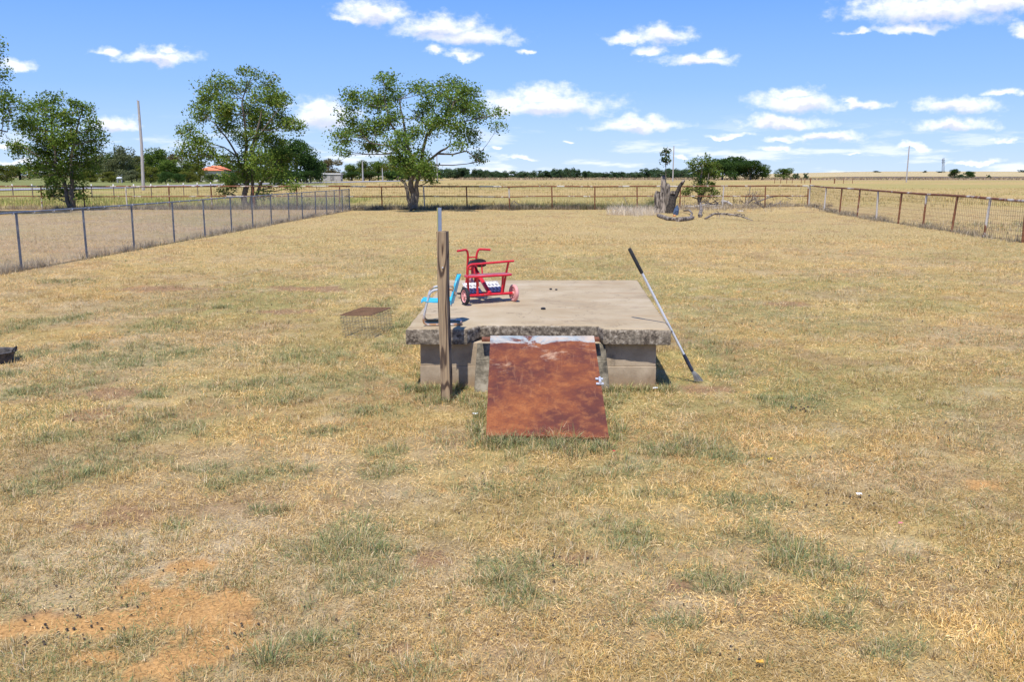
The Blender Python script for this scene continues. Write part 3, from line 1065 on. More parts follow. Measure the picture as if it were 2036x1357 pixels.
rb = MB()
rb.tube(arc([(-.235, .07, .095), (-.265, .03, .33), (-.27, 0, .455), (.0, -.02, .465), (.30, -.02, .475)]), .013, 10)
rb.tube(arc([(.20, .07, .1), (.225, .03, .33), (.235, -.015, .47)]), .013, 10)
rb.build('backrest_rail', REDM, trike)
sb = MB()
sb.tube(arc([(-.285, -.05, .318), (.275, -.05, .318), (.275, .10, .318), (-.285, .10, .318), (-.285, -.05, .318)]), .012, 8)
sb.build('bench_frame', REDM, trike)
sb = MB(); sb.box(-.275, .265, -.045, .095, .322, .335); sb.build('bench_seat', WORN, trike, smooth=False, bevel=.005)
sd = MB()
nu, nv = 10, 8
for j in range(nv + 1):
    for i in range(nu + 1):
        u, v = -1 + 2 * i / nu, j / nv
        sd.v.append((-.02 + u * .095 * (1 - .3 * v), .25 + v * .17, .450 + .012 * (1 - u * u) - .018 * abs(u) ** 3 + .030 * (1 - v) ** 2))
KK = len(sd.v)
sd.v += [(x, y, z - .055) for (x, y, z) in sd.v[:KK]]
for j in range(nv):
    for i in range(nu):
        a = j * (nu + 1) + i
        sd.f.append((a, a + 1, a + nu + 2, a + nu + 1)); sd.f.append((KK + a, KK + a + nu + 1, KK + a + nu + 2, KK + a + 1))
for j in range(nv):
    a = j * (nu + 1); sd.f.append((a, a + nu + 1, KK + a + nu + 1, KK + a)); a += nu; sd.f.append((a, KK + a, KK + a + nu + 1, a + nu + 1))
for i in range(nu):
    sd.f.append((i, KK + i, KK + i + 1, i + 1)); a = nv * (nu + 1) + i; sd.f.append((a, a + 1, KK + a + 1, KK + a))
seat_o = sd.build('saddle', M['black'], trike, sharp=60)
st_ = MB()
for s in (-1, 1):
    st_.tube([(s * .05 - .02, .28, .42), (s * .05 - .02, .26, .29), (s * .01, .25, .25)], .010, 8)
st_.build('saddle_stem', REDM, trike)
tread, t, b = mat('studded_board', rough=.5)
ck = N(t, 'ShaderNodeTexChecker'); ck.inputs['Scale'].default_value = 30
tc = N(t, 'ShaderNodeTexCoord'); mp = N(t, 'ShaderNodeMapping'); mp.inputs['Rotation'].default_value = (0, 0, R(45))
t.links.new(tc.outputs['Object'], mp.inputs[0]); t.links.new(mp.outputs[0], ck.inputs[0])
ck.inputs[1].default_value = (.70, .70, .70, 1); ck.inputs[2].default_value = (.22, .22, .23, 1)
t.links.new(ck.outputs[0], b.inputs['Base Color'])
navy = noisy('navy_edge', (.02, .03, .07), (.03, .045, .10), 9, .5)
for s in (-1, 1):
    xa, xb = (.045, .225) if s > 0 else (-.225, -.045)
    p = [Vector((xa, .09, .115)), Vector((xb, .09, .115)), Vector((xb, .27, .215)), Vector((xa, .27, .215))]
    f1 = MB(); f1.hexa([q_ - Vector((0, 0, .008)) for q_ in p] + p)
    fo = f1.build('footboard', tread, trike, smooth=False, bevel=.003)
    f2 = MB(); f2.hexa([Vector((xa, .075, .085)), Vector((xb, .075, .085)), Vector((xb, .088, .085)), Vector((xa, .088, .085)), Vector((xa, .083, .118)), Vector((xb, .083, .118)), Vector((xb, .0885, .118)), Vector((xa, .0885, .118))])
    f2.build('front_edge', navy, fo, smooth=False)


def wheel(x, y, z, r, w, black, sign):
    wh = empty('wheel', (x, y, z)); wh.parent = trike
    ty = MB()
    r1 = r * .74
    prof = [(r1, -w * .5), (r * .9, -w * .55), (r * .98, -w * .38), (r, 0), (r * .98, w * .38), (r * .9, w * .55), (r1, w * .5), (r1, -w * .5)]
    ty.lathe(prof, 32, axis='X')
    ty.build('tyre', M['black'] if black else PINK, wh, sharp=60)
    rm = MB()
    rm.lathe([(r1 * .86, -w * .3), (r1 * .99, -w * .42), (r1 * .99, w * .42), (r1 * .86, w * .3), (r1 * .86, -w * .3)], 28, axis='X')
    rm.lathe([(.001, -w * .6), (r * .2, -w * .58), (r * .22, 0), (r * .2, w * .58), (.001, w * .6)], 14, axis='X')
    if black:
        for k in range(8):
            a = k * math.pi / 4
            rm.tube([(0, math.cos(a) * r * .18, math.sin(a) * r * .18), (0, math.cos(a) * r1 * .92, math.sin(a) * r1 * .92)], .006, 6)
    else:
        rm.lathe([(r * .2, w * .15), (r1 * .5, w * .2), (r1 * .55, w * .32), (r1 * .75, w * .30), (r1 * .9, w * .12)], 28, axis='X')
        rm.lathe([(r * .2, -w * .15), (r1 * .5, -w * .2), (r1 * .55, -w * .32), (r1 * .75, -w * .30), (r1 * .9, -w * .12)], 28, axis='X')
    rm.build('rim', PINK, wh)
    return wh


wheel(-.31, 0, .1, .1, .036, True, -1)
wheel(.31, 0, .1, .1, .036, False, 1)['label'] = 'faded pink rear wheel'
wheel(0, .555, .125, .125, .036, False, 1)['label'] = 'faded pink front wheel'
pd = MB()
pd.tube([(-.10, .555, .125), (.10, .555, .125)], .009, 8)
pd.tube([(-.09, .555, .125), (-.09, .52, .06)], .008, 8); pd.tube([(.09, .555, .125), (.09, .59, .19)], .008, 8)
pd.build('crank', M['black'], trike)
for (x, y, z) in ((-.135, .52, .06), (.135, .59, .19)):
    p = MB(); p.box(x - .04, x + .04, y - .03, y + .03, z - .01, z + .01); p.build('pedal', M['black'], trike, smooth=False, bevel=.004)

# ------------------------------------------------------------------ blue chair
cz = slab_z(9.0)
chx = empty('childs_chair', (-.715, 9.03, cz + .002), R(184))
tag(chx, 'small turquoise metal lawn chair with rusty tube frame behind the wooden post', 'chair')
TUBE, t, b = mat('rusty_chrome_tube', rough=.45, metal=.4, spec=.5)
n1 = tex(t, scale=5, detail=6, rough=.65)
n2 = tex(t, scale=1.6, detail=4)
t.links.new(mixc(t, ramp(t, n1.outputs['Fac'], [(.45, (0,)), (.54, (1,))]), (.60, .60, .60), (.42, .22, .10)), b.inputs['Base Color'])
TURQ = noisy('turquoise_paint', (.04, .42, .60), (.06, .50, .68), 7, .35, 0, .5)
# local +x is forward
for s in (-1, 1):
    c_ = MB()
    c_.tube(arc([(-.185, s * .135, .012), (.185, s * .135, .012), (.155, s * .135, .16), (.10, s * .135, .36), (-.12, s * .14, .365), (-.155, s * .135, .30)], 7), .0115, 10)
    c_.build('side_tube', TUBE, chx)
c_ = MB(); c_.tube(arc([(-.185, -.135, .012), (-.20, -.10, .012), (-.20, .10, .012), (-.185, .135, .012)]), .011, 8)
c_.build('ground_tube', TUBE, chx)
for xx, zz in ((.145, .212), (-.10, .202)):
    c_ = MB(); c_.tube([(xx, -.135, zz), (xx, .135, zz)], .009, 8); c_.build('seat_support', TUBE, chx)


def shell(fun, nu, nv, th, name):
    mb = MB()
    for lay in (0, 1):
        for j in range(nv + 1):
            for i in range(nu + 1):
                mb.v.append(fun(-1 + 2 * i / nu, j / nv, lay * th))
    KK = (nu + 1) * (nv + 1)
    for j in range(nv):
        for i in range(nu):
            a = j * (nu + 1) + i
            mb.f.append((a, a + 1, a + nu + 2, a + nu + 1)); mb.f.append((KK + a, KK + a + nu + 1, KK + a + nu + 2, KK + a + 1))
    for j in range(nv):
        a = j * (nu + 1); mb.f.append((a, a + nu + 1, KK + a + nu + 1, KK + a)); a += nu; mb.f.append((a, KK + a, KK + a + nu + 1, a + nu + 1))
    for i in range(nu):
        mb.f.append((i, KK + i, KK + i + 1, i + 1)); a = nv * (nu + 1) + i; mb.f.append((a, a + 1, KK + a + 1, KK + a))
    return mb.build(name, TURQ, chx, sharp=50)


def rounded(u, v, n=4):   # superellipse-ish width factor along v in 0..1
    q_ = abs(2 * v - 1)
    return (1 - q_ ** n) ** (1 / n) * .35 + .65 if q_ < 1 else .65


shell(lambda u, v, d: (.20 - v * .33, u * .150 * rounded(u, v), .228 + .012 * abs(u) ** 3 + .02 * (2 * v - 1) ** 2 - d - (.030 * max(0, 1 - v * 12))), 14, 24, .007, 'seat')
shell(lambda u, v, d: (-.125 - v * .075 - d + .035 * abs(u) ** 2.5, u * .155 * (1 if v < .55 else math.sqrt(max(0, 1 - ((v - .55) / .45) ** 2 * .93))), .215 + v * .285), 16, 16, .007, 'backrest')

# ------------------------------------------------------------------ wire cage trap
cg = empty('wire_cage', (0, 0, 0))
tag(cg, 'low rusty wire mesh cage sitting in the grass left of the slab', 'cage')
A0, B0, C0 = G(682, 672), G(741, 673), G(782, 655)
Dp = A0 + (C0 - B0)
zt = .30
cm1 = MB(); cm2 = MB()


def wgrid(mb, o_, u_, v_, nu, nv, r):
    for i in range(nu + 1):
        a = o_ + u_ * (i / nu); mb.tube([a, a + v_], r, 4, False)
    for j in range(nv + 1):
        a = o_ + v_ * (j / nv); mb.tube([a, a + u_], r, 4, False)


Z = Vector((0, 0, zt)); lean_ = Vector((-.03, 0, 0))
u_, v_ = B0 - A0, C0 - B0
wgrid(cm1, A0, u_, Z + lean_, 10, 8, .0015); wgrid(cm1, B0, v_, Z + lean_, 18, 8, .0015)
wgrid(cm1, A0, v_, Z + lean_, 18, 8, .0015); wgrid(cm1, A0 + v_, u_, Z + lean_, 10, 8, .0015)
cm1.build('mesh_side', noisy('old_wire', (.13, .125, .11), (.22, .21, .18), 9, .6, .3), cg)
wgrid(cm2, A0 + Z + lean_, u_, v_, 13, 24, .0020)
for (a, c_) in ((A0, B0), (B0, B0 + v_), (B0 + v_, A0 + v_), (A0 + v_, A0)):
    cm2.tube([a + Z + lean_, c_ + Z + lean_], .0055, 6)
cm2.build('mesh_top', noisy('rusty_top_wire', (.12, .065, .04), (.22, .12, .07), 7, .85), cg)

# ------------------------------------------------------------------ rubber feed pan at the left edge
pp = G(-14, 722)
fp = empty('feed_pan', (pp.x, pp.y, 0))
tag(fp, 'black rubber feed pan with a loop handle, cut off by the left frame edge', 'feed pan')
f_ = MB()
f_.lathe([(.001, .012), (.20, .012), (.235, .115), (.255, .125), (.258, .135), (.225, .137), (.205, .125), (.185, .03), (.001, .03)], 40)
f_.build('pan', noisy('worn_rubber', (.03, .027, .025), (.13, .115, .10), 14, .85), fp)
f_ = MB()
f_.tube([(.245, -.03, .13), (.27, -.03, .17), (.285, 0, .19), (.27, .03, .17), (.245, .03, .13)], .010, 8)
f_.build('loop_handle', M['black'], fp)

# ------------------------------------------------------------------ chain link fence
clf = empty('chain_link_fence', tuple(CA))
tag(clf, 'grey chain link fence running from the left foreground to the back fence', 'fence')
FH = 1.26
pxs = [43, 173, 267, 347, 408, 461, 503, 540, 575, 602, 628, 650, 666, 681, 695.5]
ld = (CB - CA); LL = ld.length; ldn = ld.normalized()


def on_line(px):
    # intersection of the vertical plane through that picture column with the fence line
    k = (px - CX) / F
    # x = k * (y*CP + CH*SP)
    den = ldn.x - k * CP * ldn.y
    s = (k * (CA.y * CP + CH * SP) - CA.x) / den
    return s


ss = [on_line(p) for p in pxs]
step = (ss[-1] - ss[0]) / (len(ss) - 1)
ss = [ss[0] - 3 * 2.6, ss[0] - 2 * 2.6, ss[0] - 2.6] + ss
pr = MB()
a = CA + ldn * ss[0]; e = CA + ldn * ss[-1]
pts = [CA + ldn * s + Vector((0, 0, FH + .018 + random.uniform(-.012, .012))) for s in ss]
for i, s in enumerate(ss):
    p = CA + ldn * s
    lx = random.uniform(-.02, .02)
    last = i == len(ss) - 1
    c_ = MB(); r0 = .034 if last else .027
    c_.tube([(p.x - CA.x, p.y - CA.y, -.1), (p.x - CA.x + lx * .6, p.y - CA.y, FH + (.06 if last else .0))], r0, 10)
    c_.tube([(p.x - CA.x + lx * .6, p.y - CA.y, FH - .02), (p.x - CA.x + lx * .6, p.y - CA.y, FH + .01)], r0 + .006, 10)
    c_.build('post', M['galv'], clf)
off = Vector((CA.x, CA.y, 0))
pr.tube([p - off for p in pts], .021, 10)
pr.build('top_rail', M['galv'], clf)
bnd = MB()
for s in np.arange(ss[0], ss[-1], .85):
    p = CA + ldn * float(s) - off
    bnd.tube([(p.x, p.y, FH + .0), (p.x + ldn.x * .03, p.y + ldn.y * .03, FH + .005)], .029, 8)
tag(bnd.build('rail_tie', M['chrome'], clf), kind='stuff')
ch = MB()
pitch, mh = .062, FH - .03
tot = ss[-1] - ss[0]
nseg = int(tot / pitch)
for k in range(-int(mh / pitch * .9), nseg + 1):
    for sg in (1, -1):
        s0 = ss[0] + k * pitch
        s1 = s0 + mh * .9
        z0, z1 = (.02, mh) if sg > 0 else (mh, .02)
        ca, cb = max(s0, ss[0]), min(s1, ss[-1])
        if cb <= ca: continue
        fa, fb_ = (ca - s0) / (s1 - s0), (cb - s0) / (s1 - s0)
        pa = CA + ldn * ca - off; pb2 = CA + ldn * cb - off
        nn = Vector((-ldn.y, ldn.x, 0)) * (.002 * sg + .03)
        ch.tube([Vector((pa.x, pa.y, lerp(z0, z1, fa))) + nn, Vector((pb2.x, pb2.y, lerp(z0, z1, fb_))) + nn], .0021, 3, False)
ch.build('chain_mesh', M['wire'], clf, smooth=False)
bk_ = G(693, 417)
mbk = MB(); mbk.lathe([(.001, 0), (.14, 0), (.17, .22), (.15, .25), (.001, .27)], 16, bk_ + Vector((0, -.35, 0)))
tag(mbk.build('bucket', M['black']), 'small black bucket at the foot of the last chain link post', 'bucket')

# ------------------------------------------------------------------ pipe fences
YF = 57.0
kx = (YF * CP + CH * SP) / F      # metres per picture column at the fence


def fence(name, label, posts, mid, mats):
    """posts: list of (Vector base, height, lean)"""
    o_ = posts[0][0]
    root = empty(name, tuple(o_))
    tag(root, label, 'fence')
    tops = []
    for i, (p, h, lean) in enumerate(posts):
        q_ = p - o_
        c_ = MB(); c_.tube([q_ + Vector((0, 0, -.15)), q_ + Vector((lean * .5, 0, h * .5)), q_ + Vector((lean, 0, h - .02))], .042, 10)
        c_.build('post', mats[i % len(mats)], root)
        tops.append(q_ + Vector((lean, 0, h)))
    c_ = MB(); pts_ = [tops[0]]
    for a_, b_ in zip(tops, tops[1:]):
        pts_.append(lerp(a_, b_, .5) + Vector((0, 0, random.uniform(-.012, .012)))); pts_.append(b_)
    c_.tube(pts_, .045, 10)
    c_.build('top_rail', M['pipe'], root)
    if mid:
        c_ = MB(); c_.tube([q_ - Vector((0, .0, mid + random.uniform(-.01, .01))) for q_ in pts_], .036, 10)
        c_.build('middle_rail', M['pipe'], root)
    wm_ = MB()
    dirn = Vector((0, .05, 0)) if abs((tops[-1] - tops[0]).x) > abs((tops[-1] - tops[0]).y) else Vector((.05, 0, 0))
    for (p, h, l0), (p2, h2, l2) in zip(posts, posts[1:]):
        a_, b_ = p - o_ + dirn, p2 - o_ + dirn
        ln = (b_ - a_).length
        nvv = max(2, int(ln / .15))
        for k in range(nvv):
            q_ = lerp(a_, b_, k / nvv)
            wm_.tube([q_ + Vector((0, 0, .03)), q_ + Vector((0, 0, min(h, h2) - .04))], .0038, 3, False)
        for k in range(9):
            z = .05 + k * (min(h, h2) - .10) / 8
            wm_.tube([a_ + Vector((0, 0, z)), b_ + Vector((0, 0, z))], .0038, 3, False)
    wm_.build('wire_mesh', M['rustwire'], root, smooth=False)
    return root


bp = []
for k in range(-12, 9):
    px = 929 + 84.5 * k
    x = (px - CX) * kx
    z = tz(x, YF)
    bp.append((Vector((x, YF, z)), 1.43 - z * .85 + random.uniform(-.025, .02), random.uniform(-.06, .06)))
bmats = [M['pipe_rust'], M['pipe_rust'], M['pipe'], M['pipe_rust'], M['pipe_white'], M['pipe_rust'], M['pipe']]
fence('pipe_fence', 'long rusty white pipe fence with wire mesh crossing behind the lawn', bp, .62, bmats)
corner = bp[-1][0]
rpx = [(1638, 418, 372.4), (1669, 420, 374), (1704, 423, 376.3), (1742, 432, 379.4), (1785.6, 441.3, 382.9), (1834.7, 446, 386.4), (1891.5, 460, 389.4), (1956, 471.7, 394.6), (2033, 483.4, 399.7)]
rps = [(corner + Vector((.05, -.12, 0)), 1.30, 0)]
eB = G(2033, 483.4)
for i, (px, yb_, yt_) in enumerate(rpx):
    k = (px - CX) / F
    d2 = eB - corner
    s = (k * (corner.y * CP + CH * SP) - corner.x) / (d2.x - k * CP * d2.y)
    p = corner + d2 * s
    p.z = tz(p.x, p.y)
    zc = p.y * CP + CH * SP
    h = CH - (yt_ - HY) * CP * zc / F - p.z
    rps.append((p, h, random.choice([.0, .05, .06]) + (.06 if i in (6, 7) else 0)))
dd = (rps[-1][0] - rps[-2][0])
for k in (1, 2, 3):
    rps.append((rps[9][0] + dd * k, 1.32, 0))
rm_ = [M['pipe_white'], M['pipe_white'], M['pipe_rust'], M['pipe'], M['pipe_white'], M['pipe_rust'], M['pipe'], M['pipe_rust'], M['pipe_white'], M['pipe_rust']]
fence('pipe_fence', 'rusty white pipe fence with wire mesh receding along the right side', rps, 0, rm_)

# wire fence of slim steel posts with white tops by the road
tp = [(-40, 80), (27, 80), (66, 80), (107, 80), (146, 80), (184, 79), (227.5, 79), (267.7, 80), (302, 81), (336, 86), (366, 92), (393.5, 97), (420, 103), (446, 110), (470, 118), (495, 127), (518, 137), (540, 147), (560, 158),
      (574, 165), (587.6, 172), (600, 180), (613.4, 192), (626, 204), (637.7, 218), (648.5, 230), (659, 245), (669, 260), (679, 275), (688.6, 290), (697, 305), (705, 320), (713, 335), (724, 355), (735, 375), (745, 395), (754.6, 415)]
tf = empty('wire_fence', (0, 0, 0))
tag(tf, 'thin roadside wire fence on slim posts with white tops beyond the pipe fence', 'fence')
prevp = None
wf = MB()
TPM = noisy('dark_steel_post', (.10, .08, .07), (.18, .14, .12), 5, .8)
for (px, y) in tp:
    p = Vector(((px - CX) / F * (y * CP + CH * SP), y, 0))
    c_ = MB(); c_.box(p.x - .03, p.x + .03, p.y - .03, p.y + .03, -.1, 1.16)
    po = c_.build('post', TPM, tf, smooth=False)
    c_ = MB(); c_.box(p.x - .045, p.x + .045, p.y - .035, p.y + .035, 1.161, 1.36); c_.build('white_top', M['whitecap'], po, smooth=False)
    if prevp is not None:
        for z in (.3, .6, .9, 1.15):
            wf.tube([prevp + Vector((0, 0, z)), p + Vector((0, 0, z))], .004, 3, False)
    prevp = p
wf.build('wire', M['rustwire'], tf, smooth=False)

# far corner posts on the right pasture
ff = empty('wire_fence', (0, 0, 0))
tag(ff, 'far dark fence posts and brace in the pasture right of the big tree clump', 'fence')
pv = None; wf = MB()
for px in (1540, 1552, 1564, 1575, 1593, 1600, 1611, 1659, 1677, 1695):
    y = 245
    p = Vector(((px - CX) / F * (y * CP + CH * SP), y, 0))
    c_ = MB(); r0 = .16 if px in (1611, 1659) else .08
    c_.tube([p + Vector((0, 0, -.1)), p + Vector((0, 0, 1.35))], r0, 6); c_.build('post', M['pipe_rust'], ff)
    if pv is not None and px != 1659:
        for z in (.4, .8, 1.2): wf.tube([pv + Vector((0, 0, z)), p + Vector((0, 0, z))], .012, 3, False)
    pv = p
wf.build('wire', M['rustwire'], ff, smooth=False)

# ------------------------------------------------------------------ poles
for (xb, yb_, xt, yt_, Y, wpx, lab) in (
        (285, 378, 274.5, 200, 131, 5.6, 'tall leaning weathered pole without wires at the left road'),
        (721.5, 361, 720.5, 320, 330, 2.6, 'short grey pole left of the spreading tree trunk, leftmost of two'),
        (761, 361, 760, 334, 335, 2.0, 'short grey pole partly hidden behind the spreading tree, right of its twin'),
        (869.5, 360, 868.5, 303, 340, 2.0, 'thin pole seen through the right lower limb of the spreading tree'),
        (1337.5, 361, 1340, 290, 320, 2.3, 'slender pole rising right beside the stump sapling'),
        (1802, 362, 1808, 290, 290, 2.4, 'lone leaning pole in the open pasture on the right')):
    p0 = D(xb, yb_, Y); p0.z = tz(p0.x, Y) - .2
    p1 = D(xt, yt_, Y)
    r0 = wpx / 2 * Y / F
    c_ = MB()
    mid_ = lerp(p0, p1, .5) + Vector((.04 * (p1.z) / 4 if Y == 131 else 0, 0, 0))
    c_.tube([p0, mid_, p1], [r0 * 1.15, r0, r0 * .78], 10)
    if Y == 131:
        c_.tube([p1 + Vector((-.12, 0, -.5)), p1 + Vector((-.14, 0, .12))], .045, 6)
        c_.tube([p1 + Vector((-.2, -.05, -2.6)), p1 + Vector((.1, -.05, -2.5))], .05, 6)
    tag(c_.build('utility_pole', M['pole']), lab, 'pole', 'poles beyond the fence')

# lattice tower on the hill
Y = 1500
lt_ = MB(); zb = tz(857 / F * Y, Y)
pA, pB = D(1872.5, 345, Y), D(1877.5, 345, Y)
pA2, pB2 = D(1874, 315, Y), D(1877.2, 314, Y)
lt_.tube([pA, pA2], .35, 6); lt_.tube([pB, pB2], .35, 6)
for k in range(12):
    f0, f1 = k / 12, (k + 1) / 12
    lt_.tube([lerp(pA, pA2, f0), lerp(pB, pB2, f1)], .22, 4, False); lt_.tube([lerp(pB, pB2, f0), lerp(pA, pA2, f1)], .22, 4, False)
for f0 in (.72, .86):
    c0 = lerp(lerp(pA, pA2, f0), lerp(pB, pB2, f0), .5)
    lt_.box(c0.x - 2.2, c0.x + 2.2, c0.y - 1, c0.y + 1, c0.z - .5, c0.z + .5)
tag(lt_.build('lattice_tower', noisy('tower_steel', (.14, .16, .19), (.2, .22, .26), 2, .7)), 'tiny distant lattice mast with platforms on the right horizon', 'tower')


# ------------------------------------------------------------------ vegetation
def leaf_quads(C, Rr, size, up_bias=0.3):
    """leaf sheets at C (n,3), length size"""
    n = len(C)
    a = rng.normal(size=(n, 3)); a[:, 2] *= .7; a /= np.linalg.norm(a, axis=1)[:, None]
    b_ = rng.normal(size=(n, 3)) * .75 + np.array([-.12, -.55, 1.0])      # sheets turn their faces to the light
    nrm_ = np.cross(a, b_); nrm_ /= np.linalg.norm(nrm_, axis=1)[:, None] + 1e-9
    a = a * size[:, None] * .5
    s = nrm_ * size[:, None] * .33
    return np.stack([C - a, C + s, C + a, C - s], 1)


def leaf_cols(n, c1, c2, c3=None, p3=0.05):
    k = rng.random(n)[:, None]
    c = np.array(c1) * (1 - k) + np.array(c2) * k
    if c3 is not None:
        c = np.where(rng.random(n)[:, None] < p3, np.array(c3), c)
    return c * rng.uniform(.8, 1.2, n)[:, None]


LEAFC = ((.085, .155, .028), (.21, .29, .06), (.32, .31, .09))


def tree(name, label, Y, base_px, trunks, blobs, leaf=.135, per_m3=1.0, cols=LEAFC, group=None, zoom=(1, 0, 0), depth=1.0, dens=1.0, base_y=None, trunk_r=.28, cat='tree', nper=48, crad=.52):
    """blobs (x,y,rx,ry) measured on an enlarged piece of the photo: zoom=(scale, offx, offy)"""
    k, ox, oy = zoom
    P2 = lambda x, y: (ox + x / k, oy + y / k)
    bx = base_px
    base = D(bx, 400, Y); base.z = tz(base.x, Y)
    root = empty(name, tuple(base))
    tag(root, label, cat, group)
    wood = MB()
    mpp = (Y * CP) / F
    cen = []
    allW = sum(b_[2] for b_ in blobs)
    width_m = (max(b_[0] + b_[2] for b_ in blobs) - min(b_[0] - b_[2] for b_ in blobs)) / k * mpp
    for (x, y, rx, ry) in blobs:
        px, py = P2(x, y)
        dy = random.uniform(-.30, .30) * width_m * depth
        c = D(px, py, Y + dy)
        rxm, rym = rx / k * mpp, ry / k * mpp
        cen.append((c - base, rxm, (rxm + rym) * .5, rym))
    # trunks: list of polylines in photo px with radius
    tips = []
    for tk in trunks:
        pts_ = []
        for (x, y, r0) in tk:
            px, py = P2(x, y)
            q_ = D(px, py, Y) - base
            pts_.append((q_, r0))
        pts2 = []; rr = []
        for i in range(len(pts_) - 1):
            for u in (0, .33, .66):
                wob = Vector((random.uniform(-1, 1), random.uniform(-1, 1), 0)) * pts_[i][1] * .5 * (1 if i or u else 0)
                pts2.append(lerp(pts_[i][0], pts_[i + 1][0], u) + wob); rr.append(lerp(pts_[i][1], pts_[i + 1][1], u))
        pts2.append(pts_[-1][0]); rr.append(pts_[-1][1])
        wood.tube(pts2, [q * .72 for q in rr], 10, True, jit=.08)
        tips += list(zip(pts2, rr))
    Cs = []
    for (c, rx, ry, rz) in cen:
        # limb from the nearest lower trunk point
        best = min(tips, key=lambda t_: (t_[0] - c).length + (3.5 if t_[0].z > c.z - .1 else 0))
        p0, r0 = best
        r1 = min(r0 * .5, .045)
        ctrl = lerp(p0, c, .5) + Vector((0, 0, -(c - p0).length * .10)) + Vector((random.uniform(-.2, .2), random.uniform(-.2, .2), 0))
        cur = [p0 * (1 - u) ** 2 + ctrl * 2 * u * (1 - u) + c * u * u for u in (0, .25, .5, .75, 1)]
        wood.tube(cur, [r1, r1 * .85, r1 * .7, r1 * .5, r1 * .32], 6, False)
        vol = rx * ry * rz
        ncl = max(5, int(25 * dens * (vol ** .66) / .45))
        for j in range(ncl):
            v = Vector((random.gauss(0, 1), random.gauss(0, 1), random.gauss(0, 1))).normalized() * (random.random() ** .45)
            q_ = c + Vector((v.x * rx, v.y * ry, v.z * rz))
            if q_.z < .3: q_.z = .3 + random.random() * .3
            st_i = random.choice((2, 3, 4))
            if j % 2 == 0:
                wood.tube([cur[st_i], lerp(cur[st_i], q_, .55) + Vector((0, 0, -.05)), q_], [r1 * .3, r1 * .2, .008], 4, False)
            Cs.append(q_)
    Cs = np.array([tuple(c) for c in Cs])
    n = len(Cs) * nper
    ci = rng.integers(0, len(Cs), n)
    cr = crad * rng.uniform(.6, 1.5, len(Cs))[ci]
    off_ = rng.normal(size=(n, 3)); off_ /= np.linalg.norm(off_, axis=1)[:, None]; off_ *= (rng.random(n) ** .45)[:, None] * cr[:, None] * np.array([1.1, 1.1, .75])
    C = Cs[ci] + off_
    col_ = leaf_cols(n, *cols)
    clump = rng.uniform(.82, 1.2, len(Cs))[ci][:, None]
    o1 = wood.build('trunk', M['bark'], root)
    Q = leaf_quads(C, None, leaf * rng.uniform(.5, 1.4, n))
    o2 = quads_mesh('crown', Q, M['leaf'], col_ * clump)
    o2.parent = root
    return root


Z5 = (4.523, 640, 130)
T3 = [(300, 290, 95, 95), (580, 160, 70, 80), (480, 330, 130, 110), (640, 290, 90, 100), (850, 200, 100, 45), (930, 230, 50, 60), (250, 450, 90, 90), (170, 640, 95, 70), (170, 760, 75, 50), (330, 600, 130, 100),
      (500, 540, 130, 110), (630, 460, 90, 100), (430, 730, 130, 60), (680, 700, 110, 110), (700, 870, 110, 90), (850, 850, 130, 110), (930, 920, 90, 80), (840, 620, 90, 100), (900, 430, 90, 100), (960, 330, 80, 60),
      (1060, 230, 80, 60), (1200, 180, 110, 80), (1320, 250, 100, 100), (1150, 330, 130, 100), (1300, 400, 140, 100), (1090, 480, 110, 90), (980, 560, 80, 90), (1440, 420, 90, 80), (1570, 430, 60, 45), (1590, 540, 35, 45),
      (1200, 560, 110, 80), (1330, 640, 90, 80), (1230, 720, 70, 45), (1400, 790, 45, 45), (1430, 860, 28, 45), (970, 1030, 40, 30), (560, 100, 40, 40), (760, 950, 80, 60)]
tree('spreading_tree', 'wide spreading tree with forked trunk, third from the left along the fence', 55.2, 821, [
    [(825, 1290, .34), (822, 1180, .26), (812, 1060, .22), (800, 880, .16), (740, 560, .09), (700, 300, .05)],
    [(832, 1290, .25), (860, 1090, .17), (890, 880, .14), (950, 620, .12), (1140, 460, .08), (1220, 260, .05)],
    [(806, 1270, .2), (745, 1060, .12), (680, 1000, .09)],
    [(870, 1040, .13), (900, 900, .11), (1040, 795, .10), (1150, 720, .06)],
    [(1040, 795, .09), (1180, 800, .07), (1300, 770, .05), (1420, 860, .03)],
    [(800, 900, .12), (620, 730, .09), (440, 700, .05)], [(780, 800, .12), (620, 530, .08), (560, 300, .05)],
    [(960, 640, .09), (1000, 560, .08), (1300, 500, .05), (1560, 440, .03)]],
     T3, zoom=Z5, dens=.85, group='trees along the back fence')
Z4 = (3.99, 340, 120)
T2 = [(580, 92, 40, 25), (680, 110, 45, 40), (390, 170, 80, 60), (300, 250, 100, 90), (480, 230, 55, 75), (600, 225, 65, 45), (790, 190, 60, 60), (760, 300, 130, 100), (880, 320, 90, 70), (250, 400, 90, 110), (420, 380, 100, 110),
      (450, 500, 110, 100), (640, 400, 100, 110), (700, 520, 120, 100), (810, 470, 110, 90), (940, 500, 90, 60), (1020, 530, 55, 35), (130, 560, 60, 60), (200, 650, 110, 80), (110, 730, 75, 50), (260, 740, 90, 60), (180, 800, 70, 45),
      (420, 780, 70, 60), (600, 610, 100, 80), (560, 800, 90, 80), (700, 780, 100, 100), (820, 680, 120, 110), (900, 770, 100, 90), (800, 900, 90, 70), (600, 930, 80, 50), (480, 960, 80, 80), (880, 960, 70, 50), (450, 1040, 60, 22), (960, 1000, 40, 32), (740, 1060, 40, 20)]
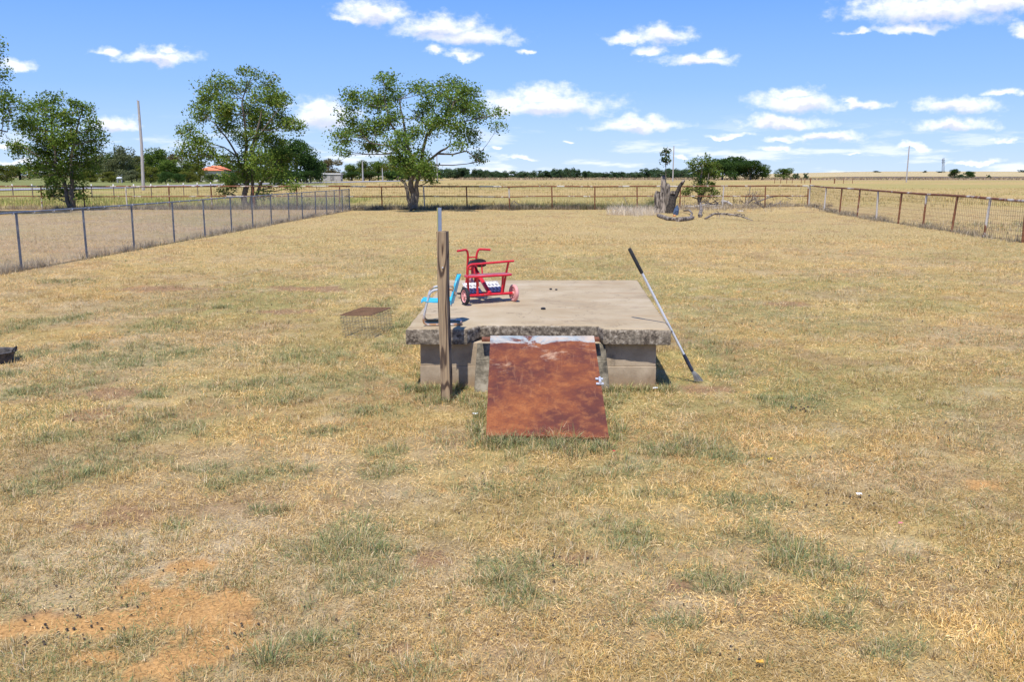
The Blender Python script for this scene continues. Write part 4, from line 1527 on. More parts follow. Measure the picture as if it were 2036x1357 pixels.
tree('branching_tree', 'tall bushy tree with several dark trunks, second from the left along the fence', 58.8, 492, [
    [(600, 1180, .3), (590, 1050, .24), (600, 850, .17), (600, 600, .12), (560, 350, .07), (600, 200, .04)],
    [(625, 1170, .22), (650, 960, .14), (640, 700, .12), (720, 400, .06)],
    [(660, 1170, .18), (715, 960, .12), (860, 780, .07)],
    [(598, 1050, .16), (540, 800, .10), (470, 650, .08), (350, 500, .05)],
    [(520, 760, .09), (420, 690, .05), (250, 640, .03)], [(640, 800, .1), (680, 620, .07), (830, 420, .04)]],
     T2, zoom=Z4, dens=.85, group='trees along the back fence', cols=((.095, .16, .024), (.23, .30, .06), (.33, .30, .09)))
ZT = (3.57, 0, 60)
T1 = [(380, 485, 65, 50), (300, 540, 80, 60), (210, 550, 45, 65), (510, 510, 35, 50), (595, 565, 60, 55), (480, 620, 70, 80), (650, 690, 60, 80), (700, 760, 35, 70), (170, 650, 80, 60), (110, 810, 40, 50), (250, 700, 110, 80), (380, 640, 90, 80),
      (300, 830, 120, 80), (160, 860, 80, 50), (420, 780, 100, 90), (560, 760, 90, 80), (640, 850, 75, 70), (500, 880, 100, 80), (380, 930, 110, 80), (620, 950, 65, 70), (260, 950, 80, 40), (200, 1000, 55, 32), (480, 1000, 95, 60),
      (350, 1080, 50, 50), (370, 1160, 65, 40), (450, 1140, 55, 40), (560, 1060, 50, 45), (590, 1180, 35, 30), (545, 1130, 45, 35)]
tree('round_tree', 'rounded leafy tree with low branches, standing left of the tall leaning pole', 56.0, 144, [
    [(500, 1255, .22), (470, 1150, .16), (400, 960, .12), (370, 720, .08), (360, 560, .04)],
    [(520, 1255, .22), (512, 1100, .17), (510, 900, .11), (560, 650, .06), (590, 560, .03)],
    [(420, 1000, .08), (250, 880, .06), (150, 820, .03)]],
     T1, zoom=ZT, dens=.88, group='trees along the back fence', cols=((.085, .15, .024), (.20, .28, .052), (.32, .30, .08)))
T0 = [(-22, 105, 30, 24), (2, 150, 14, 14), (-12, 185, 25, 14), (5, 208, 26, 12), (22, 192, 14, 8), (-40, 215, 50, 30), (4, 232, 14, 14), (-75, 150, 50, 50), (-95, 230, 50, 50), (-105, 100, 50, 45), (-60, 70, 40, 30), (-140, 170, 45, 55), (-60, 265, 50, 30), (-130, 290, 50, 30), (-8, 128, 16, 14)]
tree('tree', 'leafy tree at the left frame edge with only its right branches in view', 50.0, -85, [
    [(-85, 428, .35), (-85, 350, .28), (-80, 250, .18), (-70, 130, .1)], [(-83, 300, .15), (-20, 255, .08), (15, 262, .04)], [(-84, 320, .15), (-130, 230, .08)]],
     T0, zoom=(1, 0, 0), dens=.6, group='trees along the back fence')
Z6 = (4.627, 1180, 280)
T4 = [(900, 210, 45, 35), (960, 185, 60, 40), (1040, 190, 85, 60), (1110, 250, 80, 55), (950, 270, 75, 65), (1060, 320, 95, 65), (980, 370, 75, 55), (1130, 300, 55, 45), (880, 445, 50, 32), (1000, 440, 95, 45), (1090, 450, 45, 35), (860, 490, 40, 18), (1010, 495, 70, 35), (1120, 490, 25, 22), (1085, 400, 50, 30)]
tree('small_tree', 'small bushy tree just behind the fence right of the broken stump', 60.5, 1392, [
    [(975, 610, .16), (968, 500, .12), (980, 380, .09), (1000, 240, .05)], [(980, 560, .1), (1040, 420, .06), (1060, 300, .04)]],
     T4, zoom=Z6, dens=.85, leaf=.12, cols=((.075, .125, .02), (.18, .23, .05), (.2, .2, .07)), nper=40, crad=.28)
tree('sapling', 'thin sapling with a small oval crown rising out of the broken stump', 51.3, 1325, [
    [(1325, 412, .035), (1324, 350, .03), (1323, 325, .02), (1323, 300, .012)]],
     [(1323, 300, 6, 9), (1323, 312, 9, 11), (1323, 322, 8, 7), (1327, 308, 7, 8), (1318, 315, 6, 7)], zoom=(1, 0, 0), dens=.8, leaf=.13, depth=.2,
     cols=((.035, .06, .02), (.10, .14, .04), (.3, .2, .08)), nper=12, crad=.22)


# far trees: prototypes of unit height
def proto(seed, cols, wide=1.0, trunk=True, n=2600, leaf=.045, low=.1):
    rs = np.random.default_rng(seed)
    k = 24
    n = int(n * 1.9)
    cs = []
    for i in range(k):
        a = rs.uniform(0, 2 * math.pi); rr = rs.uniform(0, .38) * wide; z = rs.uniform(low + .10, .86)
        rr *= (1.2 - .9 * abs(z - .42))
        cs.append((rr * math.cos(a), rr * math.sin(a), z, rs.uniform(.12, .2)))
    cs = np.array(cs)
    ci = rs.integers(0, k, n)
    v = rs.normal(size=(n, 3)); v /= np.linalg.norm(v, axis=1)[:, None]
    v *= rs.uniform(.55, 1.08, n)[:, None]
    C = cs[ci, :3] + v * cs[ci, 3][:, None] * np.array([1.15, 1.15, .85])
    C[:, 2] = np.maximum(C[:, 2], low * .6)
    Q = leaf_quads(C, None, leaf * rs.uniform(.7, 1.4, n))
    co = leaf_cols(n, *cols)
    o = quads_mesh('crown', Q, M['leaf'], co)
    wood = MB()
    wood.tube([(0, 0, -.05), (.01, 0, .25), (.0, .01, .6)], [.035, .028, .012], 6)
    for i in range(6):
        c = cs[i]
        wood.tube([(0, 0, .28), (c[0] * .5, c[1] * .5, c[2] * .6), (c[0], c[1], c[2])], [.016, .011, .004], 4, False)
    tr = wood.build('trunk', M['bark'])
    COL.objects.unlink(o); COL.objects.unlink(tr)
    return (o.data, tr.data)


PR = {
    'green': proto(1, ((.065, .12, .022), (.16, .22, .045)), low=.05),
    'green2': proto(2, ((.065, .11, .025), (.17, .21, .045)), 1.15, low=.03),
    'dark': proto(3, ((.035, .075, .02), (.09, .15, .04)), 1.25, n=4200, leaf=.038, low=.0),
    'olive': proto(4, ((.10, .125, .02), (.22, .22, .05)), 1.2, low=-.02),
    'grey': proto(5, ((.11, .135, .06), (.21, .22, .11)), 1.1, low=.02),
    'brown': proto(6, ((.15, .13, .06), (.25, .21, .10)), 1.1, low=.03),
    'far': proto(8, ((.05, .10, .05), (.11, .17, .075)), 1.9, n=1500, leaf=.075, low=-.06),  # far kinds: distance haze painted into the leaf colours as blue
    'far2': proto(9, ((.055, .10, .05), (.13, .18, .08)), 2.1, n=1500, leaf=.075, low=-.06),
    'hill': proto(10, ((.07, .11, .09), (.12, .16, .11)), 1.9, n=1000, leaf=.09, low=-.02),  # bluer leaves again stand in for haze over the hill
}
WIDE = {'green': 1.0, 'green2': 1.1, 'dark': 1.15, 'olive': 1.15, 'grey': 1.05, 'brown': 1.05, 'far': 1.6, 'far2': 1.75, 'hill': 1.6}


def far_tree(px, wpx, ytop, Y, kind, label, group, name='tree', parts=True):
    p = Vector(((px - CX) / F * (Y * CP + CH * SP), Y, 0))
    p.z = tz(p.x, p.y) - .05
    ztop = D(px, ytop, Y).z
    h = ztop - p.z
    wm_ = wpx * Y / F
    sx = wm_ / WIDE[kind]
    root = empty(name, tuple(p), random.uniform(0, 6.28))
    root.scale = (sx, sx, h)
    tag(root, label, 'tree', group)
    cme, tme = PR[kind]
    for nm, me in (('crown', cme), ('trunk', tme)):
        o = bpy.data.objects.new(nm, me); COL.objects.link(o); o.parent = root
    return root


g1 = 'trees across the road on the left'
for a in [(14, 52, 328, 290, 'olive', 'small round olive tree in the open yard at the far left'),
          (-35, 90, 322, 420, 'green', 'green tree on the far left horizon cut by the frame'),
          (40, 80, 325, 440, 'green2', 'hazy green tree on the far left horizon behind the small round one'),
          (90, 70, 322, 430, 'green', 'green tree on the horizon hidden behind the rounded leafy tree'),
          (150, 70, 318, 420, 'brown', 'brownish tree glimpsed behind the two trunks of the rounded tree'),
          (205, 64, 300, 300, 'grey', 'grey green tree at the right flank of the rounded leafy tree'),
          (190, 60, 306, 310, 'green2', 'green tree behind the right half of the rounded leafy tree'),
          (228, 56, 300, 300, 'green2', 'green tree between the rounded leafy tree and the grey green feathery tree'),
          (285, 50, 306, 320, 'olive', 'olive green tree hidden behind the leaning pole on its right side'),
          (338, 50, 312, 285, 'green', 'green tree in front of the brown green one right of the pole'),
          (246, 70, 286, 290, 'grey', 'tall grey green feathery tree just left of the tall leaning pole'),
          (272, 44, 302, 330, 'green', 'green tree directly behind the tall leaning pole'),
          (303, 44, 300, 310, 'green2', 'green tree just right of the tall leaning pole'),
          (322, 56, 285, 300, 'green', 'peaked green and brown tree right of the leaning pole, tallest there'),
          (352, 56, 302, 300, 'brown', 'brown green tree between the peaked tree and the tall bushy tree'),
          (330, 36, 338, 236, 'dark', 'low dark round shrub in front of the peaked tree'),
          (300, 50, 330, 260, 'olive', 'olive shrub at the base of the tall leaning pole'),
          (378, 60, 316, 290, 'green2', 'green tree left of the orange roofed house'),
          (398, 40, 322, 280, 'olive', 'yellow green tree touching the left end of the orange roof'),
          (455, 60, 318, 380, 'green', 'green tree behind the orange roofed house'),
          (452, 44, 341, 262, 'dark', 'low dark shrub in front of the orange roofed house'),
          (420, 34, 344, 268, 'green2', 'low green shrub below the orange roof, left one'),
          (500, 70, 320, 330, 'green', 'green tree behind the trunks of the tall bushy tree'),
          (548, 84, 282, 262, 'dark', 'dense dark tree behind the right side of the tall bushy tree'),
          (590, 100, 262, 255, 'dark', 'largest dense dark evergreen right of the tall bushy tree'),
          (618, 52, 300, 262, 'dark', 'lower dense dark tree at the right end of the evergreen mass'),
          (655, 62, 312, 372, 'brown', 'brownish tree behind the low shed'),
          (637, 30, 322, 330, 'dark', 'narrow dark tree between evergreen mass and the shed'),
          (698, 44, 322, 400, 'green', 'green tree between the shed and the short grey pole'),
          (724, 50, 317, 390, 'green2', 'green tree directly behind the left short grey pole'),
          (752, 50, 314, 400, 'green', 'green tree between the two short grey poles'),
          (780, 60, 306, 390, 'olive', 'olive green tree behind the left limbs of the spreading tree'),
          (812, 60, 316, 400, 'green2', 'green tree right behind the trunk of the spreading tree'),
          (845, 54, 322, 430, 'green', 'green tree just right of the spreading tree trunk')]:
    far_tree(*a[:5], a[5], g1)
# bushes giving the group a closed foot
for (px, wpx, yt_, Y, kd, lb) in [
        (218, 40, 340, 280, 'olive', 'low olive shrub at the right foot of the rounded leafy tree'), (262, 40, 336, 270, 'grey', 'low grey green shrub just left of the tall leaning pole'),
        (375, 44, 340, 270, 'olive', 'low olive shrub halfway between the leaning pole and the orange roof'), (355, 36, 342, 262, 'dark', 'low dark shrub right of the dark round shrub by the leaning pole'),
        (520, 50, 335, 280, 'olive', 'olive shrub behind the right trunk of the tall bushy tree'), (575, 60, 335, 250, 'dark', 'dark shrub in the middle of the evergreen foot'),
        (560, 50, 330, 250, 'dark', 'dark shrub at the left foot of the evergreen'), (610, 40, 335, 252, 'dark', 'dark shrub at the right foot of the evergreen'),
        (700, 40, 338, 360, 'dark', 'dark shrub between the shed and the left short grey pole'), (735, 44, 338, 360, 'dark', 'dark shrub between the two short grey poles'),
        (775, 50, 338, 360, 'dark', 'dark shrub just right of the right short grey pole'), (820, 50, 338, 380, 'dark', 'dark shrub behind the spreading tree trunk'),
        (790, 40, 335, 362, 'green', 'green shrub left of the spreading tree trunk'), (480, 44, 338, 280, 'olive', 'olive shrub between the orange roof and the bushy tree trunks'),
        (655, 30, 346, 350, 'olive', 'small olive shrub in front of the low shed'), (108, 40, 342, 300, 'olive', 'olive shrub seen left of the rounded tree trunks'),
        (180, 46, 338, 290, 'olive', 'olive shrub seen right of the rounded tree trunks')]:
    far_tree(px, wpx, yt_, Y, kd, lb, 'shrubs across the road', 'shrub')['category'] = 'shrub'
g2 = 'trees of the distant treeline'
lab2 = 'small distant tree in the even dark treeline along the middle horizon'
x = 868
tops = {868: 338, 885: 335, 925: 334, 955: 339, 1000: 341, 1075: 341, 1130: 335, 1180: 342, 1215: 343, 1300: 336}
ks = sorted(tops)
i = 0
while x < 1420:
    yt_ = float(np.interp(x, ks, [tops[k] for k in ks])) + random.uniform(-2.2, 1.4) + (2 if 1230 < x < 1285 else 0)
    lab2 = ('small distant tree in the dark treeline under the right limb of the spreading tree' if x < 960 else
            'small distant tree in the dark middle treeline between spreading tree and lawn centre' if x < 1090 else
            'small distant tree in the dark middle treeline left of the pale dry bush' if x < 1210 else
            'small distant tree in the dark treeline just left of the stump sapling' if x < 1320 else 'small distant tree in the dark treeline between the stump and the big rounded clump')
    far_tree(x, random.uniform(30, 56), yt_, 640 + random.uniform(-40, 60), 'far' if i % 2 else 'far2', lab2, g2)
    x += random.uniform(7, 13); i += 1
for a in [(1436, 70, 309, 430, 'dark', 'left tree of the big dark rounded clump right of centre'),
          (1462, 84, 304, 440, 'dark', 'tallest middle tree of the big dark rounded clump right of centre'),
          (1492, 70, 313, 430, 'dark', 'right tree of the big dark rounded clump right of centre'),
          (1515, 40, 325, 435, 'green', 'low tree closing the right end of the big rounded clump'),
          (1410, 50, 322, 440, 'dark', 'tree behind the small bushy tree beside the stump'),
          (1558, 40, 331, 470, 'green', 'lone rounded tree right of the big dark clump'),
          (1582, 20, 344, 480, 'far', 'low tree just right of the lone rounded tree'),
          (1602, 14, 343, 480, 'far', 'tiny tree at the edge of the pale field right of the lone rounded tree'),
          (1897, 24, 333, 560, 'dark', 'left tree of the dark pair in the right pasture'),
          (1926, 26, 338, 560, 'dark', 'right tree of the dark pair in the right pasture'),
          (1906, 30, 346, 555, 'far', 'low bush between the dark pair of trees on the right'),
          (1964, 11, 347, 560, 'far', 'small dark shrub right of the dark pair of trees')]:
    far_tree(*a[:5], a[5], 'trees in the far pasture')
for (px, wpx, yt_, Y) in [(1640, 16, 344.5, 1500), (1660, 14, 344, 1500), (1672, 16, 343.5, 1500), (1684, 16, 342, 1500), (1698, 22, 341.8, 1500), (1710, 16, 343, 1500), (1726, 12, 343, 1500), (1741, 18, 339, 1350), (1763, 22, 341.5, 1500), (1787, 16, 344.2, 1600), (1803, 14, 343.6, 1600),
                          (1820, 12, 343.6, 1600), (1839, 10, 338.5, 1300), (1851, 14, 343, 1600), (1870, 18, 340, 1300), (1961, 27, 342, 1600), (1995, 14, 343.6, 1600), (2010, 18, 343.4, 1600), (2031, 20, 337, 1350), (1623, 12, 344, 1500)]:
    far_tree(px, wpx, yt_, Y, 'hill', ('tiny dark tree on the pale right hand hill crest, left of the lone leaning pole' if px < 1800 else 'tiny dark tree on the pale hill crest between lone leaning pole and lattice mast' if px < 1875 else 'tiny dark tree on the pale hill crest right of the lattice mast'), 'trees on the far hill')

# house with orange roof, shed, tank
Yh = 320
s_ = Yh / F
hx = (430 - CX) * s_
house = empty('house', (hx, Yh, 0))
tag(house, 'low house with bright orange red hipped roof among trees on the left', 'house')
c_ = MB(); c_.box(-4, 4.2, 0, 7, 0, 3.9); c_.build('wall', noisy('cream_wall', (.55, .52, .46), (.62, .6, .54), 2, .9), house, smooth=False)
c_ = MB()
c_.v += [(-4.6, -.6, 3.9), (4.8, -.6, 3.9), (4.8, 7.6, 3.9), (-4.6, 7.6, 3.9), (-.6, 3.4, 5.5), (2.4, 3.4, 5.5), (-4.6, -.6, 3.75), (4.8, -.6, 3.75), (4.8, 7.6, 3.75), (-4.6, 7.6, 3.75)]
c_.f += [(0, 1, 5, 4), (1, 2, 5), (2, 3, 4, 5), (3, 0, 4), (6, 7, 1, 0), (7, 8, 2, 1), (8, 9, 3, 2), (9, 6, 0, 3), (9, 8, 7, 6)]
c_.build('roof', noisy('orange_tiles', (.62, .16, .07), (.75, .26, .13), 2.5, .8), house, smooth=False)
for x in (-2.6, 1.4):
    c_ = MB(); c_.box(x, x + 1.3, -.06, -.005, 1.1, 2.4); c_.build('window', noisy('dark_pane', (.04, .05, .06), (.06, .07, .08), 2, .2), house, smooth=False)
Ys = 345; s_ = Ys / F
shed = empty('shed', ((665.5 - CX) * s_, Ys, 0))
tag(shed, 'low flat grey shed with pale roof edge beneath the brownish tree', 'shed')
c_ = MB(); c_.box(-3.3, 3.3, 0, 4, 0, 2.5); c_.build('wall', noisy('grey_block', (.33, .31, .29), (.42, .40, .37), 2, .9), shed, smooth=False)
c_ = MB(); c_.hexa([(-3.5, -.3, 2.52), (3.5, -.3, 2.45), (3.5, 4.2, 2.5), (-3.5, 4.2, 2.5), (-3.5, -.3, 2.95), (3.5, -.3, 2.85), (3.5, 4.2, 2.9), (-3.5, 4.2, 2.95)]); c_.build('roof', noisy('pale_roof', (.55, .54, .52), (.66, .65, .63), 2, .8), shed, smooth=False)
c_ = MB(); c_.box(-.6, .9, -.06, -.004, .3, 2.2); c_.build('door', noisy('shed_door', (.18, .17, .16), (.24, .23, .21), 2, .8), shed, smooth=False)
Yt = 262; s_ = Yt / F
tank = empty('storage_tank', ((250 - CX) * s_, Yt, 0))
tag(tank, 'small white storage tank showing under the grey green trees near the leaning pole', 'tank')
c_ = MB(); c_.lathe([(.001, -1.0), (.25, -.7), (.35, -.55), (.35, .55), (.25, .7), (.001, .75)], 16, (0, 0, 1.35), 'X'); c_.build('tank', noisy('dull_white_tank', (.48, .50, .53), (.58, .60, .63), 3, .6), tank)
for x in (-.6, .6):
    c_ = MB(); c_.box(x - .08, x + .08, -.35, .35, 0, .95); c_.build('leg', M['pole'], tank, smooth=False)

# ------------------------------------------------------------------ broken stump, logs, brush
zs = 0.0
sb_ = G(1316, 424)
stump = empty('tree_stump', tuple(sb_))
tag(stump, 'broken grey tree stump with two jagged trunks, one of them charred black', 'stump')
Ysn = sb_.y


def S(px, py, dy=0): return D(px, py, Ysn + dy) - sb_


c_ = MB()
c_.tube([S(1315, 427), S(1314, 412), S(1312, 398), S(1312, 388), S(1314, 382)], [.47, .36, .33, .31, .26], 14, jit=.10)
c_.tube([S(1317, 412), S(1320, 385), S(1320, 365), S(1318, 352), S(1321, 349)], [.26, .21, .16, .12, .04], 10, jit=.14)
c_.tube([S(1322, 412), S(1327, 385), S(1328, 368), S(1330, 366)], [.2, .16, .13, .08], 9, jit=.14)
c_.build('pale_trunk', M['deadwood'], stump, sharp=70)
c_ = MB()
c_.tube([S(1333, 431, -.5), S(1335, 415, -.5), S(1337, 395, -.5), S(1339, 382, -.5)], [.24, .20, .19, .17], 10, jit=.16)
c_.tube([S(1338, 400, -.5), S(1345, 385, -.5), S(1351, 372, -.5), S(1357, 363, -.5), S(1361, 359, -.5)], [.14, .12, .10, .10, .05], 8, jit=.16)
c_.tube([S(1329, 430, -.4), S(1328, 412, -.4), S(1331, 402, -.4)], [.12, .09, .04], 7, jit=.2)
c_.build('charred_trunk', M['charred'], stump, sharp=70)
c_ = MB(); c_.tube([S(1338, 386, -.62), S(1338.5, 380, -.60)], [.14, .13], 10, jit=.1); c_.tube([S(1355, 364, -.62), S(1361, 358, -.6)], [.06, .05], 8, jit=.1)
c_.build('broken_top', M['deadwood'], stump)


def log(name, pts_px, r, m_, label, cat='log', group=None, jit=.12, z0=0):
    c_ = MB()
    P = [G(px, py) + Vector((0, 0, z + r[0] * .8)) for (px, py, z) in pts_px]
    o_ = P[0].copy(); o_.z = 0
    c_.tube([p - o_ for p in P], r if len(r) == len(P) else [r[0]] * len(P), 9, jit=jit)
    ob = c_.build(name, m_, None, sharp=70); ob.location = o_
    return tag(ob, label, cat, group)


log('log', [(1309, 431, 0), (1318, 435, 0), (1330, 439, 0), (1345, 440, 0)], [.09, .12, .11, .10], M['deadwood'], 'curved grey log lying in front of the stump, left half of the ring')
log('log', [(1347, 441, 0), (1360, 440, 0), (1372, 438, 0), (1378, 436, 0)], [.11, .12, .10, .07], M['deadwood'], 'grey log lying in front of the stump, right half of the ring')
log('branch', [(1360, 424, .1), (1370, 426, .18), (1376, 430, .1), (1372, 435, 0)], [.05, .05, .05, .06], M['deadwood'], 'hooked thin branch closing the right side of the log ring', 'branch')
log('log', [(1364, 416, 0), (1378, 417, 0), (1396, 415, .05), (1408, 412, .1)], [.14, .13, .1, .08], M['palewood'], 'pale barkless log lying right behind the stump')
log('log', [(1400, 417, 0), (1415, 414, 0), (1430, 413, 0)], [.13, .12, .1], M['palewood'], 'pale log in the middle of the brush behind the stump')
log('log', [(1436, 407, .1), (1447, 409, .1), (1456, 412, 0)], [.14, .11, .08], M['palewood'], 'whitish broken log pointing right in the brush pile')
log('log', [(1418, 418, 0), (1436, 417, 0)], [.1, .1], M['palewood'], 'short pale log nearest the lawn in the brush pile')
log('log', [(1391, 433, 0), (1394, 428, .2), (1392, 423, .45)], [.1, .09, .05], M['deadwood'], 'upright splintered wood chunk right of the log ring')
log('log', [(1467, 422, 0), (1478, 422, 0)], [.06, .05], M['palewood'], 'small whitish stick of wood lying alone on the grass edge')


def brush(name, label, base_pts, n, length, spread, m_, cat='branch', up=.6, r=.045, group=None):
    o_ = G(*base_pts[0]); root_o = Vector((o_.x, o_.y, 0))
    c_ = MB()

    def grow(p, d, ln, rr, lev):
        q_ = p + d * ln
        mid_ = lerp(p, q_, .5) + Vector((random.uniform(-1, 1), random.uniform(-1, 1), random.uniform(-.5, .8))) * ln * .10
        if q_.z < .03: q_.z = .03
        c_.tube([p, mid_, q_], [rr, rr * .8, rr * .55], 5, False)
        if lev <= 0: return
        for _ in range(random.choice((2, 3, 3))):
            d2 = (d + Vector((random.uniform(-1, 1), random.uniform(-1, 1), random.uniform(-.6, 1) * up)) * .75).normalized()
            st = lerp(mid_, q_, random.random())
            grow(st, d2, ln * random.uniform(.45, .75), rr * .55, lev - 1)
    for k in range(n):
        bp_ = G(*random.choice(base_pts)); ln0 = 0; p = Vector((bp_.x + random.uniform(-spread, spread), bp_.y + random.uniform(-spread, spread), .06)) - root_o
        a = random.uniform(0, 6.28)
        d = Vector((math.cos(a), math.sin(a) * .6, random.uniform(.05, 1) * up)).normalized()
        grow(p, d, length * random.uniform(.6, 1.1), r, 3)
    ob = c_.build(name, m_, None); ob.location = root_o
    return tag(ob, label, cat, group)


brush('dead_branches', 'grey tangle of dead branches under the small bushy tree', [(1385, 414), (1400, 412), (1415, 410), (1435, 412)], 16, .8, .5, M['deadwood'], 'dead branches', .45, r=.035)
brush('dead_branches', 'tall grey dead branch tangle against the fence, left of the low one', [(1475, 412), (1482, 410)], 9, .9, .25, M['deadwood'], 'dead branches', 1.3, r=.034)
brush('dead_branches', 'low spreading grey dead branch tangle nearest the fence corner', [(1515, 418), (1535, 416), (1550, 416)], 12, .95, .5, M['deadwood'], 'dead branches', .5, r=.034)
log('branch', [(1500, 414, .3), (1528, 408, .5), (1555, 404, .55), (1575, 409, .4)], [.05, .045, .035, .02], M['deadwood'], 'long arching dead limb leaning over the low branch tangle', 'branch')
br = MB()
P = [G(1402, 437) + Vector((0, 0, .05)), G(1420, 434) + Vector((0, 0, .22)), G(1445, 436) + Vector((0, 0, .25)), G(1470, 438) + Vector((0, 0, .2)), G(1497, 441) + Vector((0, 0, .05))]
o0 = Vector((P[0].x, P[0].y, 0))
br.tube([p - o0 for p in P], [.05, .06, .05, .035, .015], 7, jit=.1)
for k in range(26):
    a = random.choice(P[1:4]) + Vector((random.uniform(-.6, .6), 0, 0)) - o0
    d = Vector((random.uniform(-.7, .9), random.uniform(-.8, .3), random.uniform(-.3, .25)))
    q_ = a + d * random.uniform(.4, .9); q_.z = max(q_.z, .03)
    br.tube([a, lerp(a, q_, .5) + Vector((0, 0, .05)), q_], [.018, .012, .005], 4, False)
ob = br.build('fallen_branch', M['deadwood']); ob.location = o0
tag(ob, 'long grey fallen branch with twigs lying on the lawn right of the stump', 'branch')
bt = MB(); bp0 = G(1345, 428)
for k in range(3):
    bt.lathe([(.001, 0), (.13, .02), (.15, .15 + .05 * k), (.10, .30 + .04 * k), (.05, .36 + .05 * k), (.001, .40 + .05 * k)], 9, (random.uniform(-.1, .1), random.uniform(-.05, .05), 0))
bt.v = [(x + random.uniform(-.025, .025), y + random.uniform(-.025, .025), z) for (x, y, z) in bt.v]
bt.v = [(x * .85, y * .8, z * (1.25 if x > 0 else .9)) for (x, y, z) in bt.v]
ob = bt.build('tarp_bundle', noisy('blue_tarp', (.015, .03, .07), (.10, .15, .24), 12, .6), None, sharp=20); ob.location = bp0
tag(ob, 'dark blue crumpled tarp bundle leaning at the charred side of the stump', 'tarp')
oc = MB(); oc.lathe([(.001, 0), (.07, .01), (.08, .05), (.04, .1), (.001, .11)], 10)
ob = oc.build('orange_scrap', noisy('orange_plastic', (.55, .20, .05), (.6, .28, .1), 8, .6)); ob.location = G(1341, 431)
tag(ob, 'small orange plastic scrap inside the log ring by the stump', 'scrap')
log('branch', [(1012, 414, 0), (1022, 409, .3), (1030, 412, .15), (1042, 415, 0)], [.04, .04, .035, .02], M['deadwood'], 'grey dead branch lying at the back fence below the lawn centre', 'branch')
log('branch', [(1240, 402, .4), (1247, 412, .15), (1252, 422, 0)], [.02, .02, .02], M['deadwood'], 'thin dead stick poking out of the pale dry clump left of the stump', 'branch')
log('branch', [(1145, 414, 0), (1160, 413, .1), (1180, 414, .02)], [.05, .05, .04], M['charred'], 'low dark branch along the back fence left of the pale dry clump', 'branch')

# small scraps on the lawn
for (px, py, s, m_, nm, lab) in (
        (945, 831, .030, M['white'], 'paper_scrap', 'crumpled white scrap in the grass left of the rusty door'),
        (1790, 1050, .016, noisy('pink_plastic', (.75, .22, .28), (.8, .3, .35), 9, .5), 'plastic_scrap', 'tiny pink plastic scrap in the dry grass at lower right'),
        (1531, 921, .022, noisy('yellow_plastic', (.70, .50, .04), (.75, .56, .08), 9, .5), 'plastic_scrap', 'thin yellow scrap in the grass right of the green patch'),
        (1708, 992, .022, M['white'], 'paper_scrap', 'small white scrap in the dry grass on the right'),
        (1221, 905, .013, noisy('red_plastic', (.6, .05, .06), (.65, .1, .1), 9, .5), 'plastic_scrap', 'tiny red scrap in the green grass below the rusty door'),
        (1510, 1330, .02, noisy('leaf_orange', (.65, .36, .05), (.7, .42, .1), 9, .7), 'fallen_leaf', 'small orange yellow leaf at the bottom of the lawn'),
        (1247, 742, .03, M['white'], 'paper_scrap', 'tiny pale chip at the foot of the slab wall')):
    if nm == 'paper_scrap' and px == 1247: px, py = 1302, 779
    p = G(px, py)
    s *= .62; c_ = MB(); n_ = 6
    for j in range(n_):
        for i in range(n_):
            c_.v.append(((i / (n_ - 1) - .5) * 2.4 * s + random.uniform(-.2, .2) * s, (j / (n_ - 1) - .5) * 1.5 * s + random.uniform(-.2, .2) * s, .028 + random.uniform(0, .9) * s))
    for j in range(n_ - 1):
        for i in range(n_ - 1):
            a = j * n_ + i; c_.f.append((a, a + 1, a + n_ + 1, a + n_))
    ob = c_.build(nm, m_, smooth=False); ob.location = p
    sol = ob.modifiers.new('thick', 'SOLIDIFY'); sol.thickness = .002
    tag(ob, lab, 'scrap' if nm != 'fallen_leaf' else 'leaf')

# droppings / dark clods
db = MB(); rs = random.Random(4)
spots = []
for (cx, cy, rx, ry, n) in ((130, 1240, 130, 60, 46), (320, 1130, 80, 40, 14), (40, 1300, 40, 30, 12), (470, 1270, 40, 30, 14), (1590, 818, 30, 8, 16), (1640, 990, 60, 25, 26), (1720, 1000, 60, 30, 16), (1450, 1310, 30, 12, 6),
                            (1000, 980, 90, 40, 20), (1120, 1130, 60, 25, 16), (1800, 900, 200, 80, 20), (300, 900, 200, 60, 10), (1500, 650, 300, 60, 26), (500, 600, 300, 30, 16), (1200, 500, 500, 40, 30), (1980, 1130, 40, 20, 8), (1000, 1250, 600, 80, 24)):
    for _ in range(n):
        spots.append((cx + rs.gauss(0, .6) * rx, cy + rs.gauss(0, .6) * ry))
for (px, py) in spots:
    if py < 430 or rs.random() < .15 or (800 < px < 1400 and 540 < py < 900): continue
    p = G(px, py); s = rs.uniform(.004, .0085) * (1 if py > 900 else 1.5)
    p.z = .006
    db.lathe([(.001, 0), (s * .9, s * .2), (s, s * .7), (s * .6, s * 1.3), (.001, s * 1.5)], 6, p + Vector((0, 0, tz(p.x, p.y))))
tag(db.build('droppings', noisy('dark_clod', (.035, .028, .024), (.07, .055, .045), 30, .9)), 'small dark dried droppings scattered over the dirt and dry grass', kind='stuff')

# ------------------------------------------------------------------ grass
PAL = np.array([(.66, .49, .26), (.56, .39, .165), (.45, .315, .14), (.73, .60, .40), (.60, .425, .19), (.33, .235, .12), (.70, .55, .32), (.38, .28, .15)])
PALG = np.array([(.21, .25, .09), (.27, .29, .10), (.31, .355, .18), (.16, .20, .075), (.42, .40, .18), (.25, .30, .145), (.18, .225, .095)])


def pick(pal, n, var=.12):
    return pal[rng.integers(0, len(pal), n)] * rng.uniform(1 - var, 1 + var, (n, 1))


